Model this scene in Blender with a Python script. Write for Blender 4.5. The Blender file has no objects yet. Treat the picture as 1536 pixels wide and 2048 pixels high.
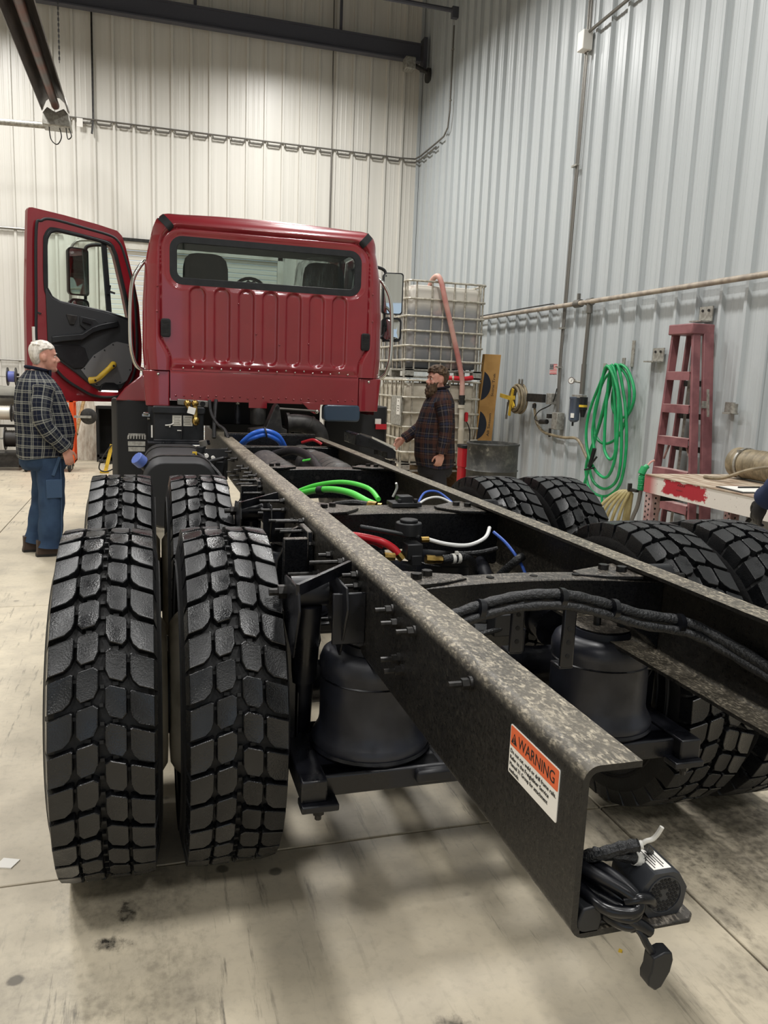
import bpy, math, random
from mathutils import Vector as V, Matrix
random.seed(7)
S = bpy.context.scene
COL = S.collection
R90 = math.pi/2
# ---------------------------------------------------------------- camera
cam = bpy.data.objects.new('camera', bpy.data.cameras.new('camera'))
COL.objects.link(cam); S.camera = cam
cam.data.sensor_fit = 'VERTICAL'; cam.data.sensor_height = 36.0
cam.data.lens = 36.0*1577.17/2048.0
cam.data.clip_start = .02; cam.data.clip_end = 100
_r = V((0.95829, -0.283095, 0.039217)); _d = V((-0.009802, -0.169695, -0.985448)); _f = V((0.285631, 0.94396, -0.165392))
cam.matrix_world = Matrix(((_r.x, -_d.x, -_f.x, -0.98423), (_r.y, -_d.y, -_f.y, -0.86026), (_r.z, -_d.z, -_f.z, 1.52328), (0, 0, 0, 1)))
# ---------------------------------------------------------------- world, lamps, exposure
W = bpy.data.worlds.new('world'); S.world = W; W.use_nodes = True
bgn = W.node_tree.nodes['Background']; bgn.inputs[0].default_value = (.72, .85, 1, 1); bgn.inputs[1].default_value = 1.0
S.view_settings.view_transform = 'Standard'; S.view_settings.look = 'None'
S.view_settings.gamma = 1; S.view_settings.use_curve_mapping = False
S.view_settings.exposure = -0.08
def area(x, y, z, sx, sy, p, col=(1, .985, .96), rot=(0, 0, 0)):
    l = bpy.data.lights.new('bay_light', 'AREA'); l.shape = 'RECTANGLE'; l.size = sx; l.size_y = sy; l.energy = p; l.color = col; l.spread = math.radians(160)
    o = bpy.data.objects.new('bay_light', l); COL.objects.link(o); o.location = (x, y, z); o.rotation_euler = rot
for lx in (-3.4, 1.2):
    for ly, lp in ((-4.5, 125), (-.6, 145), (3.6, 160), (7.6, 165), (11.1, 195)):
        area(lx, ly, 6.95, .45, 1.2, lp)
# ---------------------------------------------------------------- helpers
def lin(h):
    h = h.lstrip('#'); o = []
    for i in (0, 2, 4):
        v = int(h[i:i+2], 16)/255; o.append(v/12.92 if v <= .04045 else ((v+.055)/1.055)**2.4)
    return (*o, 1)
MATS = {}
def mat(name, col, rough=.5, metal=0, col2=None, ns=8, lo=.42, hi=.6, bump=0, bs=60, coat=0, r2=None, stretch=(1, 1, 1), trans=0, ior=1.45, emit=0, detail=6, spec=.5, alpha=1):
    m = bpy.data.materials.new(name); m.use_nodes = True; nt = m.node_tree; N = nt.nodes; L = nt.links
    b = N['Principled BSDF']; b.inputs['Base Color'].default_value = lin(col); b.inputs['Roughness'].default_value = rough
    b.inputs['Metallic'].default_value = metal; b.inputs['Coat Weight'].default_value = coat; b.inputs['Coat Roughness'].default_value = .05
    b.inputs['Transmission Weight'].default_value = trans; b.inputs['IOR'].default_value = ior; b.inputs['Alpha'].default_value = alpha
    b.inputs['Specular IOR Level'].default_value = spec
    if emit: b.inputs['Emission Color'].default_value = lin(col); b.inputs['Emission Strength'].default_value = emit
    tc = N.new('ShaderNodeTexCoord'); mp = N.new('ShaderNodeMapping'); mp.inputs['Scale'].default_value = stretch
    L.new(tc.outputs['Object'], mp.inputs[0])
    if col2 or r2 is not None:
        nz = N.new('ShaderNodeTexNoise'); nz.inputs['Scale'].default_value = ns; nz.inputs['Detail'].default_value = detail
        L.new(mp.outputs[0], nz.inputs['Vector'])
        rm = N.new('ShaderNodeMapRange'); rm.inputs[1].default_value = lo; rm.inputs[2].default_value = hi; L.new(nz.outputs[0], rm.inputs[0])
        if col2:
            mx = N.new('ShaderNodeMix'); mx.data_type = 'RGBA'; mx.inputs[6].default_value = lin(col); mx.inputs[7].default_value = lin(col2)
            L.new(rm.outputs[0], mx.inputs[0]); L.new(mx.outputs[2], b.inputs['Base Color'])
        if r2 is not None:
            mr = N.new('ShaderNodeMapRange'); mr.inputs[3].default_value = rough; mr.inputs[4].default_value = r2
            L.new(rm.outputs[0], mr.inputs[0]); L.new(mr.outputs[0], b.inputs['Roughness'])
    if bump:
        n2 = N.new('ShaderNodeTexNoise'); n2.inputs['Scale'].default_value = bs; n2.inputs['Detail'].default_value = 4
        L.new(mp.outputs[0], n2.inputs['Vector'])
        bp = N.new('ShaderNodeBump'); bp.inputs['Strength'].default_value = bump; bp.inputs['Distance'].default_value = .01
        L.new(n2.outputs[0], bp.inputs['Height']); L.new(bp.outputs[0], b.inputs['Normal'])
    MATS[name] = m; return m
def frame_of(d):
    d = d.normalized(); u = V((0, 0, 1)) if abs(d.z) < .9 else V((1, 0, 0))
    a = d.cross(u).normalized(); return a, d.cross(a).normalized()
def cat(pts, k=6, closed=False):
    P = [V(p) for p in pts]; n = len(P); o = []
    if n < 3: return P
    for i in range(n if closed else n-1):
        g = (lambda j: P[j % n]) if closed else (lambda j: P[min(max(j, 0), n-1)])
        a, b, c, d = g(i-1), g(i), g(i+1), g(i+2)
        for j in range(k):
            t = j/k; o.append(.5*((2*b)+(c-a)*t+(2*a-5*b+4*c-d)*t*t+(3*b-a-3*c+d)*t**3))
    if not closed: o.append(P[-1])
    return o
def rrect(w, h, r, n=4, cx=0, cy=0):
    o = []
    for sx, sy, a0 in ((1, 1, 0), (-1, 1, 90), (-1, -1, 180), (1, -1, 270)):
        for i in range(n+1):
            a = math.radians(a0+90*i/n); o.append((cx+sx*(w/2-r)+r*math.cos(a), cy+sy*(h/2-r)+r*math.sin(a)))
    return o
class MB:
    def __init__(s): s.v = []; s.f = []; s.uv = {}
    def add(s, vs, fs):
        k = len(s.v); s.v += [tuple(v) for v in vs]; s.f += [tuple(i+k for i in f) for f in fs]; return s
    def box(s, c, d, rot=None):
        x, y, z = d[0]/2, d[1]/2, d[2]/2; c = V(c)
        vs = [V((i, j, k)) for i in (-x, x) for j in (-y, y) for k in (-z, z)]
        if rot is not None:
            M = rot if isinstance(rot, Matrix) else Matrix.Rotation(rot, 3, 'Z'); vs = [M @ v for v in vs]
        return s.add([v+c for v in vs], [(0, 1, 3, 2), (4, 6, 7, 5), (0, 4, 5, 1), (2, 3, 7, 6), (0, 2, 6, 4), (1, 5, 7, 3)])
    def bar(s, a, b, w, h, up=(0, 0, 1)):
        a, b = V(a), V(b); d = (b-a).normalized(); u = V(up); sd = d.cross(u).normalized()*(w/2); u = sd.cross(d).normalized()*(h/2)
        return s.add([a-sd-u, a+sd-u, a+sd+u, a-sd+u, b-sd-u, b+sd-u, b+sd+u, b-sd+u], [(0, 1, 2, 3), (7, 6, 5, 4), (0, 4, 5, 1), (1, 5, 6, 2), (2, 6, 7, 3), (3, 7, 4, 0)])
    def loft(s, rings, caps=True, closed=True):
        n = len(rings[0]); k = len(s.v)
        for r in rings: s.v += [tuple(p) for p in r]
        for i in range(len(rings)-1):
            for j in range(n if closed else n-1):
                a = k+i*n+j; b = k+i*n+(j+1) % n; s.f.append((a, b, b+n, a+n))
        if caps:
            s.f.append(tuple(k+j for j in reversed(range(n)))); s.f.append(tuple(k+(len(rings)-1)*n+j for j in range(n)))
        return s
    def tube(s, pts, r, n=8, caps=True, closed=False, flat=1.0):
        P = [V(p) for p in pts]; m = len(P); rs = r if isinstance(r, (list, tuple)) else [r]*m
        d = (P[1]-P[0]).normalized(); a, b = frame_of(d); rings = []
        for i in range(m):
            dn = (P[(i+1) % m]-P[i-1]) if closed else (P[min(i+1, m-1)]-P[max(i-1, 0)])
            if dn.length < 1e-9: dn = d
            dn.normalize(); q = d.rotation_difference(dn); a = q @ a; b = q @ b; d = dn
            rings.append([P[i]+rs[i]*(math.cos(2*math.pi*j/n)*a*flat+math.sin(2*math.pi*j/n)*b) for j in range(n)])
        if closed: rings.append(rings[0]); caps = False
        return s.loft(rings, caps)
    def cyl(s, a, b, r, r2=None, n=16): return s.tube([a, b], [r, r if r2 is None else r2], n)
    def lathe(s, prof, c=(0, 0, 0), axis='Z', n=32, caps=True):
        rings = []
        for r, h in prof:
            ring = []
            for j in range(n):
                t = 2*math.pi*j/n; x, y = r*math.cos(t), r*math.sin(t)
                p = {'Z': (x, y, h), 'X': (h, x, y), 'Y': (y, h, x)}[axis]; ring.append((c[0]+p[0], c[1]+p[1], c[2]+p[2]))
            rings.append(ring)
        return s.loft(rings, caps)
    def prism(s, poly, axis, a, b):
        f = {'X': lambda p, h: (h, p[0], p[1]), 'Y': lambda p, h: (p[0], h, p[1]), 'Z': lambda p, h: (p[0], p[1], h)}[axis]
        return s.loft([[f(p, a) for p in poly], [f(p, b) for p in poly]])
    def ring(s, po, pi, axis, a, b):
        f = {'X': lambda p, h: (h, p[0], p[1]), 'Y': lambda p, h: (p[0], h, p[1]), 'Z': lambda p, h: (p[0], p[1], h)}[axis]
        R = [[f(p, h) for p in q] for q, h in ((po, a), (po, b), (pi, b), (pi, a), (po, a))]; return s.loft(R, False)
    def sph(s, c, r, n=12, m=8, M=None):
        r = r if isinstance(r, (tuple, list)) else (r, r, r); rings = []
        for i in range(m+1):
            t = math.pi*(i/m if 0 < i < m else (.01 if i == 0 else m-.01)/m)
            ring = []
            for j in range(n):
                p = V((r[0]*math.sin(t)*math.cos(2*math.pi*j/n), r[1]*math.sin(t)*math.sin(2*math.pi*j/n), -r[2]*math.cos(t)))
                ring.append((M @ p if M else p)+V(c))
            rings.append(ring)
        return s.loft(rings)
    def grid(s, fn, nu, nv, skip=None):
        k = len(s.v)
        for j in range(nv+1):
            for i in range(nu+1): s.v.append(tuple(fn(i/nu, j/nv)))
        for j in range(nv):
            for i in range(nu):
                if skip and skip((i+.5)/nu, (j+.5)/nv): continue
                a = k+j*(nu+1)+i; s.f.append((a, a+1, a+nu+2, a+nu+1))
        return s
    def xf(s, M):
        s.v = [tuple(M @ V(v)) for v in s.v]; return s
def root_of(p):
    while p.parent: p = p.parent
    return p
def obj(name, mb, m, parent=None, bev=0, label=None, sharp=40, seg=2, uv=None):
    me = bpy.data.meshes.new(name); o = bpy.data.objects.new(name, me); COL.objects.link(o)
    vs = mb.v
    if parent is not None:
        b = V(root_of(parent).location); vs = [(v[0]-b.x, v[1]-b.y, v[2]-b.z) for v in vs]; o.parent = parent
    me.from_pydata(vs, [], mb.f)
    me.polygons.foreach_set('use_smooth', [True]*len(me.polygons)); me.set_sharp_from_angle(angle=math.radians(sharp))
    if uv:
        l = me.uv_layers.new(name='UVMap'); 
        for lp in me.loops: l.data[lp.index].uv = uv[lp.vertex_index]
    me.update()
    if m is not None: me.materials.append(MATS[m] if isinstance(m, str) else m)
    if bev:
        md = o.modifiers.new('bevel', 'BEVEL'); md.width = bev; md.segments = seg; md.limit_method = 'ANGLE'; md.angle_limit = math.radians(40)
    if label: o['label'] = label
    return o
def tag(o, label, category, group=None):
    o['label'] = label; o['category'] = category
    if group: o['group'] = group
    return o
def thing(name, label, category, loc, group=None):
    o = bpy.data.objects.new(name, None); COL.objects.link(o); o.location = loc; o.empty_display_size = .1
    return tag(o, label, category, group)
def dup(o, off, parent=None, sub=True):      # a copy of a part (and of its sub-parts), moved by off
    c = o.copy(); COL.objects.link(c); c.parent = parent if parent is not None else o.parent
    c.location = V(o.location)+V(off)
    if sub:
        for ch in o.children:
            k = ch.copy(); COL.objects.link(k); k.parent = c
    return c
def struct(name, mb=None, m=None, **k):
    if mb is None:
        o = bpy.data.objects.new(name, None); COL.objects.link(o)
    else: o = obj(name, mb, m, **k)
    o['kind'] = 'structure'; return o
FONT = {}
def text_mb(txt, size, origin, ex, ey, depth=.0006, align='LEFT', width=None):
    """flat lettering as mesh: origin, unit x and y directions in the world"""
    cu = bpy.data.curves.new('lettering', 'FONT'); cu.body = txt; cu.size = size; cu.extrude = depth; cu.align_x = align; cu.resolution_u = 3
    o = bpy.data.objects.new('lettering', cu); COL.objects.link(o)
    dg = bpy.context.evaluated_depsgraph_get(); me = bpy.data.meshes.new_from_object(o.evaluated_get(dg))
    ex, ey = V(ex).normalized(), V(ey).normalized(); ez = ex.cross(ey)
    xs = [v.co.x for v in me.vertices]; k = 1
    if width: k = width/max(1e-6, max(xs)-min(xs))
    mb = MB(); mb.add([V(origin)+ex*v.co.x*k+ey*v.co.y+ez*v.co.z for v in me.vertices], [tuple(p.vertices) for p in me.polygons])
    bpy.data.objects.remove(o); bpy.data.curves.remove(cu); bpy.data.meshes.remove(me)
    return mb
# ---------------------------------------------------------------- materials
mat('wall_white', '#d8d5cd', .36, col2='#cbc8bf', ns=2, stretch=(5, 5, .12), lo=.3, hi=.75, spec=.5)
mat('wall_grey', '#b5babb', .36, col2='#abb0b1', ns=2, stretch=(5, 5, .12), lo=.3, hi=.75, spec=.5)
mat('ceiling', '#4a4a4c', .7)
mat('beam', '#4c4d55', .5)
mat('conduit', '#77746e', .4, .6)
mat('galv', '#a8a69e', .45, .5, col2='#8d8a82', ns=30)
mat('pipe_tan', '#a89c8c', .5, col2='#8f8478', ns=12)
mat('white_paint', '#d8d5cc', .5, col2='#c2beb2', ns=5)
mat('door_slat', '#dcdad0', .5)
mat('dark_void', '#141312', .9)
mat('steel_dark', '#2b2a29', .45, .4, col2='#3a3836', ns=20)
mat('black_plastic', '#1a1b1d', .42, col2='#202123', ns=14, spec=.4)
mat('black_gloss', '#090a0e', .26, col2='#0f1016', ns=10, r2=.45)
mat('black_matte', '#1c1d1f', .6)
mat('rubber', '#131415', .6, bump=.15, bs=90, r2=.42, ns=9)
mat('bag_rubber', '#20222a', .34, col2='#15161c', ns=7, r2=.55, bump=.06, bs=25)
mat('red_paint', '#7c1620', .28, coat=1, col2='#821922', ns=3)
mat('alarm_plastic', '#2b2d31', .45)
mat('chrome', '#cfcdc6', .16, 1)
mat('brass', '#b89a5a', .3, 1, col2='#8d7440', ns=40)
mat('green_hose', '#56cf4e', .35); mat('red_hose', '#b4202a', .35); mat('blue_hose', '#2a62c8', .3); mat('white_line', '#d6d6d4', .4); mat('blue_line', '#3a5cb0', .4)
mat('cream_wheel', '#b9b2a2', .45, col2='#8f887a', ns=9, lo=.5, hi=.7)
mat('decal_white', '#e4e1da', .5); mat('decal_orange', '#d8653a', .5); mat('ink', '#1d1b19', .6)
mat('cable_tie', '#c9c7c0', .5)
mat('wood', '#b59468', .7, col2='#9a7a50', ns=6, stretch=(1, 8, 8))
mat('orange_paint', '#e2581f', .4, col2='#d04c18', ns=6)
mat('yellow_paint', '#d9b53a', .45, col2='#b8962c', ns=9)
def node_mat(name, rough=.5):
    m = bpy.data.materials.new(name); m.use_nodes = True; MATS[name] = m
    nt = m.node_tree; b = nt.nodes['Principled BSDF']; b.inputs['Roughness'].default_value = rough
    class G:
        N = nt.nodes; L = nt.links; B = b
        def new(s, t, **k):
            n = s.N.new('ShaderNode'+t)
            for a, v in k.items(): setattr(n, a, v)
            return n
        def val(s, sock, v):
            if hasattr(v, 'is_output'): s.L.new(v, sock)
            else: sock.default_value = v
        def math(s, op, a, b=0.0, c=0.0, clamp=False):
            n = s.new('Math', operation=op, use_clamp=clamp)
            for i, v in enumerate((a, b, c)): s.val(n.inputs[i], v)
            return n.outputs[0]
        def noise(s, vec, scale, detail=4, rough=.55):
            n = s.new('TexNoise'); n.inputs['Scale'].default_value = scale; n.inputs['Detail'].default_value = detail; n.inputs['Roughness'].default_value = rough
            s.L.new(vec, n.inputs['Vector']); return n.outputs[0]
        def ramp(s, v, a, b, o0=0., o1=1.):
            n = s.new('MapRange'); s.val(n.inputs[0], v); n.inputs[1].default_value = a; n.inputs[2].default_value = b; n.inputs[3].default_value = o0; n.inputs[4].default_value = o1; return n.outputs[0]
        def mix(s, f, a, b):
            n = s.new('Mix', data_type='RGBA'); s.val(n.inputs[0], f); s.val(n.inputs[6], a); s.val(n.inputs[7], b); return n.outputs[2]
        def obj(s): return s.new('TexCoord').outputs['Object']
        def mapping(s, vec, sc=(1, 1, 1), loc=(0, 0, 0), rot=(0, 0, 0)):
            n = s.new('Mapping'); n.inputs['Scale'].default_value = sc; n.inputs['Location'].default_value = loc; n.inputs['Rotation'].default_value = rot; s.L.new(vec, n.inputs[0]); return n.outputs[0]
        def bump(s, h, st, dist=.01):
            n = s.new('Bump'); n.inputs['Strength'].default_value = st; n.inputs['Distance'].default_value = dist; s.L.new(h, n.inputs['Height']); s.L.new(n.outputs[0], s.B.inputs['Normal'])
    return m, G()
# floor: worn concrete with oil drips, tyre scuffs and damp patches
m, g = node_mat('concrete', .5)
P = g.new('NewGeometry').outputs['Position']
big = g.noise(P, .7, 3); mid = g.noise(P, 3.2, 6); fine = g.noise(P, 38, 5)
colr = g.mix(g.ramp(big, .35, .68), lin('#b8ad98'), lin('#c8bda6'))
colr = g.mix(g.ramp(mid, .45, .72, 0, .55), colr, lin('#8f887c'))
colr = g.mix(g.ramp(fine, .5, .75, 0, .22), colr, lin('#776f63'))
# scuffs drawn out along the way the trucks roll
scv = g.mapping(P, (14, 1.2, 1)); sc = g.noise(scv, 2.2, 7, .7); reg = g.noise(P, .9, 2)
scm = g.math('MULTIPLY', g.ramp(sc, .56, .68), g.ramp(reg, .42, .58)); colr = g.mix(g.math('MULTIPLY', scm, .8), colr, lin('#3c3a37'))
# small dark drips
vo = g.new('TexVoronoi'); vo.inputs['Scale'].default_value = 5.5; g.L.new(P, vo.inputs['Vector'])
wob = g.noise(P, 22, 3); dd = g.math('ADD', vo.outputs['Distance'], g.math('MULTIPLY', g.math('SUBTRACT', wob, .5), .12))
dm = g.math('MULTIPLY', g.ramp(dd, .13, .09), g.ramp(g.noise(P, 1.7, 2), .5, .6)); colr = g.mix(g.math('MULTIPLY', dm, .75), colr, lin('#4a463f'))
# stains with a place of their own: x, y, radius x, radius y, strength, wet
wet = None; ww = g.math('SUBTRACT', g.noise(g.mapping(P, (1.6, .8, 1)), 15, 9, .72), .5); sep = g.new('SeparateXYZ'); g.L.new(P, sep.inputs[0])
for sx, sy, rx, ry, st in ((-1.1, 1.15, .05, .03, .95), (-1.05, 1.27, .035, .07, .8), (-1.05, 1.35, .22, .16, .35), (-.297, .665, .05, .04, .7), (.95, 1.22, .5, .34, .62), (.64, .83, .035, .09, .55), (-1.12, .93, .07, .06, .4), (.72, .6, .3, .16, .3), (-.05, 2.1, .25, .2, .3), (-.95, .8, .12, .4, .3), (-1.25, .95, .2, .2, .22), (.58, .98, .03, .07, .5)):
    ax = g.math('DIVIDE', g.math('SUBTRACT', sep.outputs[0], sx), rx); ay = g.math('DIVIDE', g.math('SUBTRACT', sep.outputs[1], sy), ry)
    d = g.math('SQRT', g.math('ADD', g.math('MULTIPLY', ax, ax), g.math('MULTIPLY', ay, ay)))
    k = g.math('MULTIPLY', g.ramp(g.math('ADD', d, g.math('MULTIPLY', ww, 3.2)), 1.1, .45), st)
    wet = k if wet is None else g.math('MAXIMUM', wet, k)
wet = g.math('MULTIPLY', wet, g.ramp(fine, .36, .6, .55, 1.1), clamp=True); colr = g.mix(wet, colr, lin('#37342f'))
g.L.new(colr, g.B.inputs['Base Color'])
g.L.new(g.math('SUBTRACT', g.ramp(mid, .3, .7, .38, .6), g.math('MULTIPLY', wet, .22)), g.B.inputs['Roughness'])
g.bump(g.math('ADD', fine, g.math('MULTIPLY', mid, .6)), .12, .006)
# rail paint: black with road dust and dried drops, thickest on what faces up
def dusty(name, base, dust, upamt, side, rough=.33, far=0):
    m, g = node_mat(name, rough)
    P = g.obj(); n = g.new('NewGeometry').outputs['Normal']; s = g.new('SeparateXYZ'); g.L.new(n, s.inputs[0])
    up = g.ramp(s.outputs[2], .15, .95)
    sp = g.noise(P, 120, 5, .65); sp2 = g.noise(g.mapping(P, (1, .4, 1), rot=(0, 0, .6)), 190, 4, .6); lo = g.noise(P, 6, 3)
    spk = g.math('MULTIPLY', g.ramp(sp2, .46, .62), g.ramp(g.noise(P, 45, 3), .36, .6))
    amt = g.math('ADD', g.math('MULTIPLY', up, upamt), side)
    if far: so_ = g.new('SeparateXYZ'); g.L.new(P, so_.inputs[0]); amt = g.math('ADD', amt, g.ramp(so_.outputs[1], -1.4, .8, 0, far))
    f = g.math('MULTIPLY', g.math('ADD', g.math('MULTIPLY', spk, .8), g.ramp(lo, .35, .75, .14, .36)), amt, clamp=True)
    g.L.new(g.mix(f, lin(base), lin(dust)), g.B.inputs['Base Color'])
    g.L.new(g.math('ADD', g.math('MULTIPLY', f, .22), g.ramp(sp, .4, .6, rough-.06, rough+.1)), g.B.inputs['Roughness'])
    g.bump(sp, .35, .003); g.B.inputs['Specular IOR Level'].default_value = .38
dusty('rail_paint', '#0d0d0e', '#b3a995', .85, .03, far=.22)
dusty('rail_paint_dull', '#08090c', '#a0978a', .6, .0, .28)
dusty('tank_dusty', '#26262a', '#8c857a', .5, .1, .45)
# tyre rubber, wet in patches
m, g = node_mat('tread_rubber', .4)
P = g.obj(); n1 = g.noise(P, 7, 4); n2 = g.noise(P, 240, 3); n3 = g.noise(P, 30, 4)
g.L.new(g.mix(g.ramp(n3, .45, .75, 0, .6), lin('#0d0e10'), lin('#1b1c1e')), g.B.inputs['Base Color'])
g.L.new(g.math('ADD', g.ramp(n1, .38, .62, .19, .42), g.math('MULTIPLY', g.math('SUBTRACT', n2, .5), .25)), g.B.inputs['Roughness'])
g.bump(g.math('ADD', n2, g.math('MULTIPLY', n3, .8)), .3, .003)
# ---------------------------------------------------------------- the room
XR, YB, ZC, XL, YF = 3.75, 13.5, 9.0, -8.1, -7.5
P_R = .3048
fl = struct('floor')
xs = [XL, -5.2, -2.3, .6, XR]; ys = [YF, -4.5, -1.52, 1.475, 4.47, 7.47, 10.47, YB]
for i in range(4):
    for j in range(7):
        x0, x1, y0, y1 = xs[i], xs[i+1], ys[j], ys[j+1]
        obj('slab', MB().box(((x0+x1)/2, (y0+y1)/2, -.06), (x1-x0-.007, y1-y0-.007, .12)), 'concrete', fl, bev=.003, seg=1)
mat('joint_fill', '#4b463e', .8)
obj('joint_filler', MB().box(((XL+XR)/2, (YF+YB)/2, -.075), (XR-XL, YB-YF, .13)), 'joint_fill', fl)
def sheet(u0, u1, z0, z1, phase, place):
    """one ribbed liner sheet: u along the wall, ribs proud of it by 28 mm"""
    pts = [(u0, 0.)]; k = math.ceil((u0-phase)/P_R-.2)
    while phase+k*P_R < u1+.04:
        c = phase+k*P_R
        for du, h in ((-.027, 0), (-.017, .036), (.017, .036), (.027, 0), (.095, 0), (.103, .003), (.118, .003), (.126, 0), (.18, 0), (.188, .003), (.203, .003), (.211, 0)):
            if u0 < c+du < u1: pts.append((c+du, h))
        k += 1
    pts.append((u1, 0.)); mb = MB()
    mb.loft([[place(u, h, z) for u, h in pts] for z in (z0, z1)], caps=False, closed=False); return mb
wb = struct('wall_back'); PB = lambda u, h, z: (u, YB-h, z)
u = -8.1
edges = []
while u < XR-.01:
    edges.append((u, min(u+.9144, XR))); u += .9144
PH_B = -2.075; PH_R = 9.262
for a, b in edges:
    if b <= -1.72 or a >= 1.31: obj('wall_panel', sheet(a, b, 0, ZC, PH_B, PB), 'wall_white', wb, sharp=20)
    else:
        if a < -1.72: obj('wall_panel', sheet(a, -1.72, 0, ZC, PH_B, PB), 'wall_white', wb, sharp=20); a = -1.72
        if b > 1.31: obj('wall_panel', sheet(1.31, b, 0, ZC, PH_B, PB), 'wall_white', wb, sharp=20); b = 1.31
        obj('wall_panel', sheet(a, b, 3.62, ZC, PH_B, PB), 'wall_white', wb, sharp=20)
wr = struct('wall_right'); PR = lambda u, h, z: (XR-h, u, z)
u = YF
while u < YB-.01:
    obj('wall_panel', sheet(u, min(u+.9144, YB), 0, ZC, PH_R, PR), 'wall_grey', wr, sharp=20); u += .9144
struct('wall_left', MB().box((XL-.05, 3, ZC/2), (.1, 21, ZC)), 'wall_white')
struct('wall_front', MB().box((-6.6, YF-.05, ZC/2), (3.0, .1, ZC)).box((1.8, YF-.05, ZC/2), (3.9, .1, ZC)).box((-2.6, YF-.05, 6.4), (5, .1, 5.2)), 'wall_white')
struct('ceiling', MB().box(((XL+XR)/2, 3, ZC+.05), (XR-XL, 21, .1)), 'ceiling')
struct('trim_1', MB().box((XR-.035, YB-.035, ZC/2), (.05, .05, ZC)), 'wall_grey')
# roll-up door in the back wall
dr = struct('door_1')
for k in range(44):
    z = .01+k*.081
    obj('door_slat', MB().box((-.205, YB+.03, z+.037), (2.86, .022, .073)), 'door_slat', dr, bev=.006, seg=1)
obj('door_frame', MB().box((-1.68, YB-.02, 1.8), (.1, .07, 3.6)).box((1.27, YB-.02, 1.8), (.1, .07, 3.6)).box((-.205, YB-.02, 3.56), (3.04, .07, .13)), 'white_paint', dr, bev=.004)
obj('door_lintel', MB().box((-.205, YB-.03, 3.645), (3.1, .1, .05)), 'steel_dark', dr)
# steel high on the back wall
b = thing('roof_beam', 'dark grey steel beam crossing high along the white back wall', 'beam', (1, 13.2, 7.1))
obj('flange', MB().box((-2.2, 13.2, 7.24), (11.6, .14, .02)).box((-2.2, 13.2, 6.97), (11.6, .14, .02)), 'beam', b)
obj('web', MB().box((-2.2, 13.2, 7.105), (11.6, .02, .26)), 'beam', b)
obj('end_plate', MB().box((3.66, 13.2, 7.1), (.06, .2, .5)), 'beam', b)
for x in (2.18, -.2): obj('hanger_rod', MB().cyl((x, 13.2, 7.25), (x, 13.2, 9), .025, n=8), 'beam', b)
b = thing('tie_rod', 'thin dark rod running to the right wall above the steel beam', 'rod', (1, 11.75, 7.23))
obj('rod', MB().cyl((-8, 11.75, 7.23), (3.7, 11.75, 7.23), .035, n=8), 'beam', b)
obj('wall_bracket', MB().box((3.66, 11.75, 7.2), (.1, .08, .16)), 'beam', b)
b = thing('security_lamp', 'small grey lamp head on an arm in the top corner under the beam', 'lamp', (3.55, 13.05, 6.75))
obj('arm', MB().cyl((3.68, 12.98, 6.74), (3.42, 12.96, 6.82), .035, n=10), 'steel_dark', b)
obj('lamp_head', MB().box((3.33, 12.96, 6.82), (.18, .2, .2)), 'galv', b, bev=.02)
obj('wall_plate', MB().cyl((3.66, 12.98, 6.7), (3.7, 12.98, 6.7), .12, n=16), 'steel_dark', b)
# radiant tube heater, top left
b = thing('tube_heater', 'long tube heater in a dark hood hanging at the top left', 'heater', (-2.2, 8, 5.1))
mat('hood', '#3d3733', .4, .6, col2='#544c46', ns=5, stretch=(6, .6, 6))
hp = [(-.175, 0), (-.185, .01), (-.13, .15), (-.06, .21), (.06, .21), (.13, .15), (.185, .01), (.175, 0), (.12, .14), (.055, .195), (-.055, .195), (-.12, .14)]
obj('reflector_hood', MB().loft([[(-2.2+x, y, 5.08+z) for x, z in hp] for y in (3.0, 6, 9, 12.0)]), 'hood', b)
mat('heater_tube', '#5a5654', .45, .5, col2='#6e4a40', ns=2)
obj('burner_tube', MB().cyl((-2.2, 3, 5.17), (-2.2, 12, 5.17), .055, n=16), 'heater_tube', b)
obj('burner_box', MB().prism([(-2.38, 4.9), (-2.0, 4.9), (-2.02, 5.06), (-2.09, 5.14), (-2.2, 5.08), (-2.31, 5.14), (-2.37, 5.06)], 'Y', 11.98, 12.3), 'galv', b, bev=.012)
obj('end_clamp', MB().tube([(-2.38, 11.98, 5.1), (-2.33, 11.97, 5.27), (-2.25, 11.97, 5.33)], .02, 8).tube([(-2.02, 11.98, 5.1), (-2.07, 11.97, 5.27), (-2.15, 11.97, 5.33)], .02, 8), 'decal_white', b)
obj('flue_pipe', MB().cyl((-2.36, 12.15, 4.93), (-8, 12.1, 4.72), .045, n=14), 'galv', b)
obj('cable_loop', MB().tube(cat([(-2.3, 12.1, 4.9), (-2.28, 12.1, 4.74), (-2.2, 12.1, 4.68), (-2.14, 12.1, 4.78), (-2.16, 12.1, 4.9)]), .008, 6).tube(cat([(-2.07, 12.05, 4.9), (-2.05, 12.05, 4.76), (-2.0, 12.05, 4.8), (-2.03, 12.05, 4.9)]), .008, 6), 'steel_dark', b)
lk = MB()
for k in range(26):
    z = 5.5+k*.034; lk.box((-2.06, 11.2, z), (.022 if k % 2 else .008, .008 if k % 2 else .022, .038))
obj('hanging_chain', lk, 'steel_dark', b)
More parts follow.
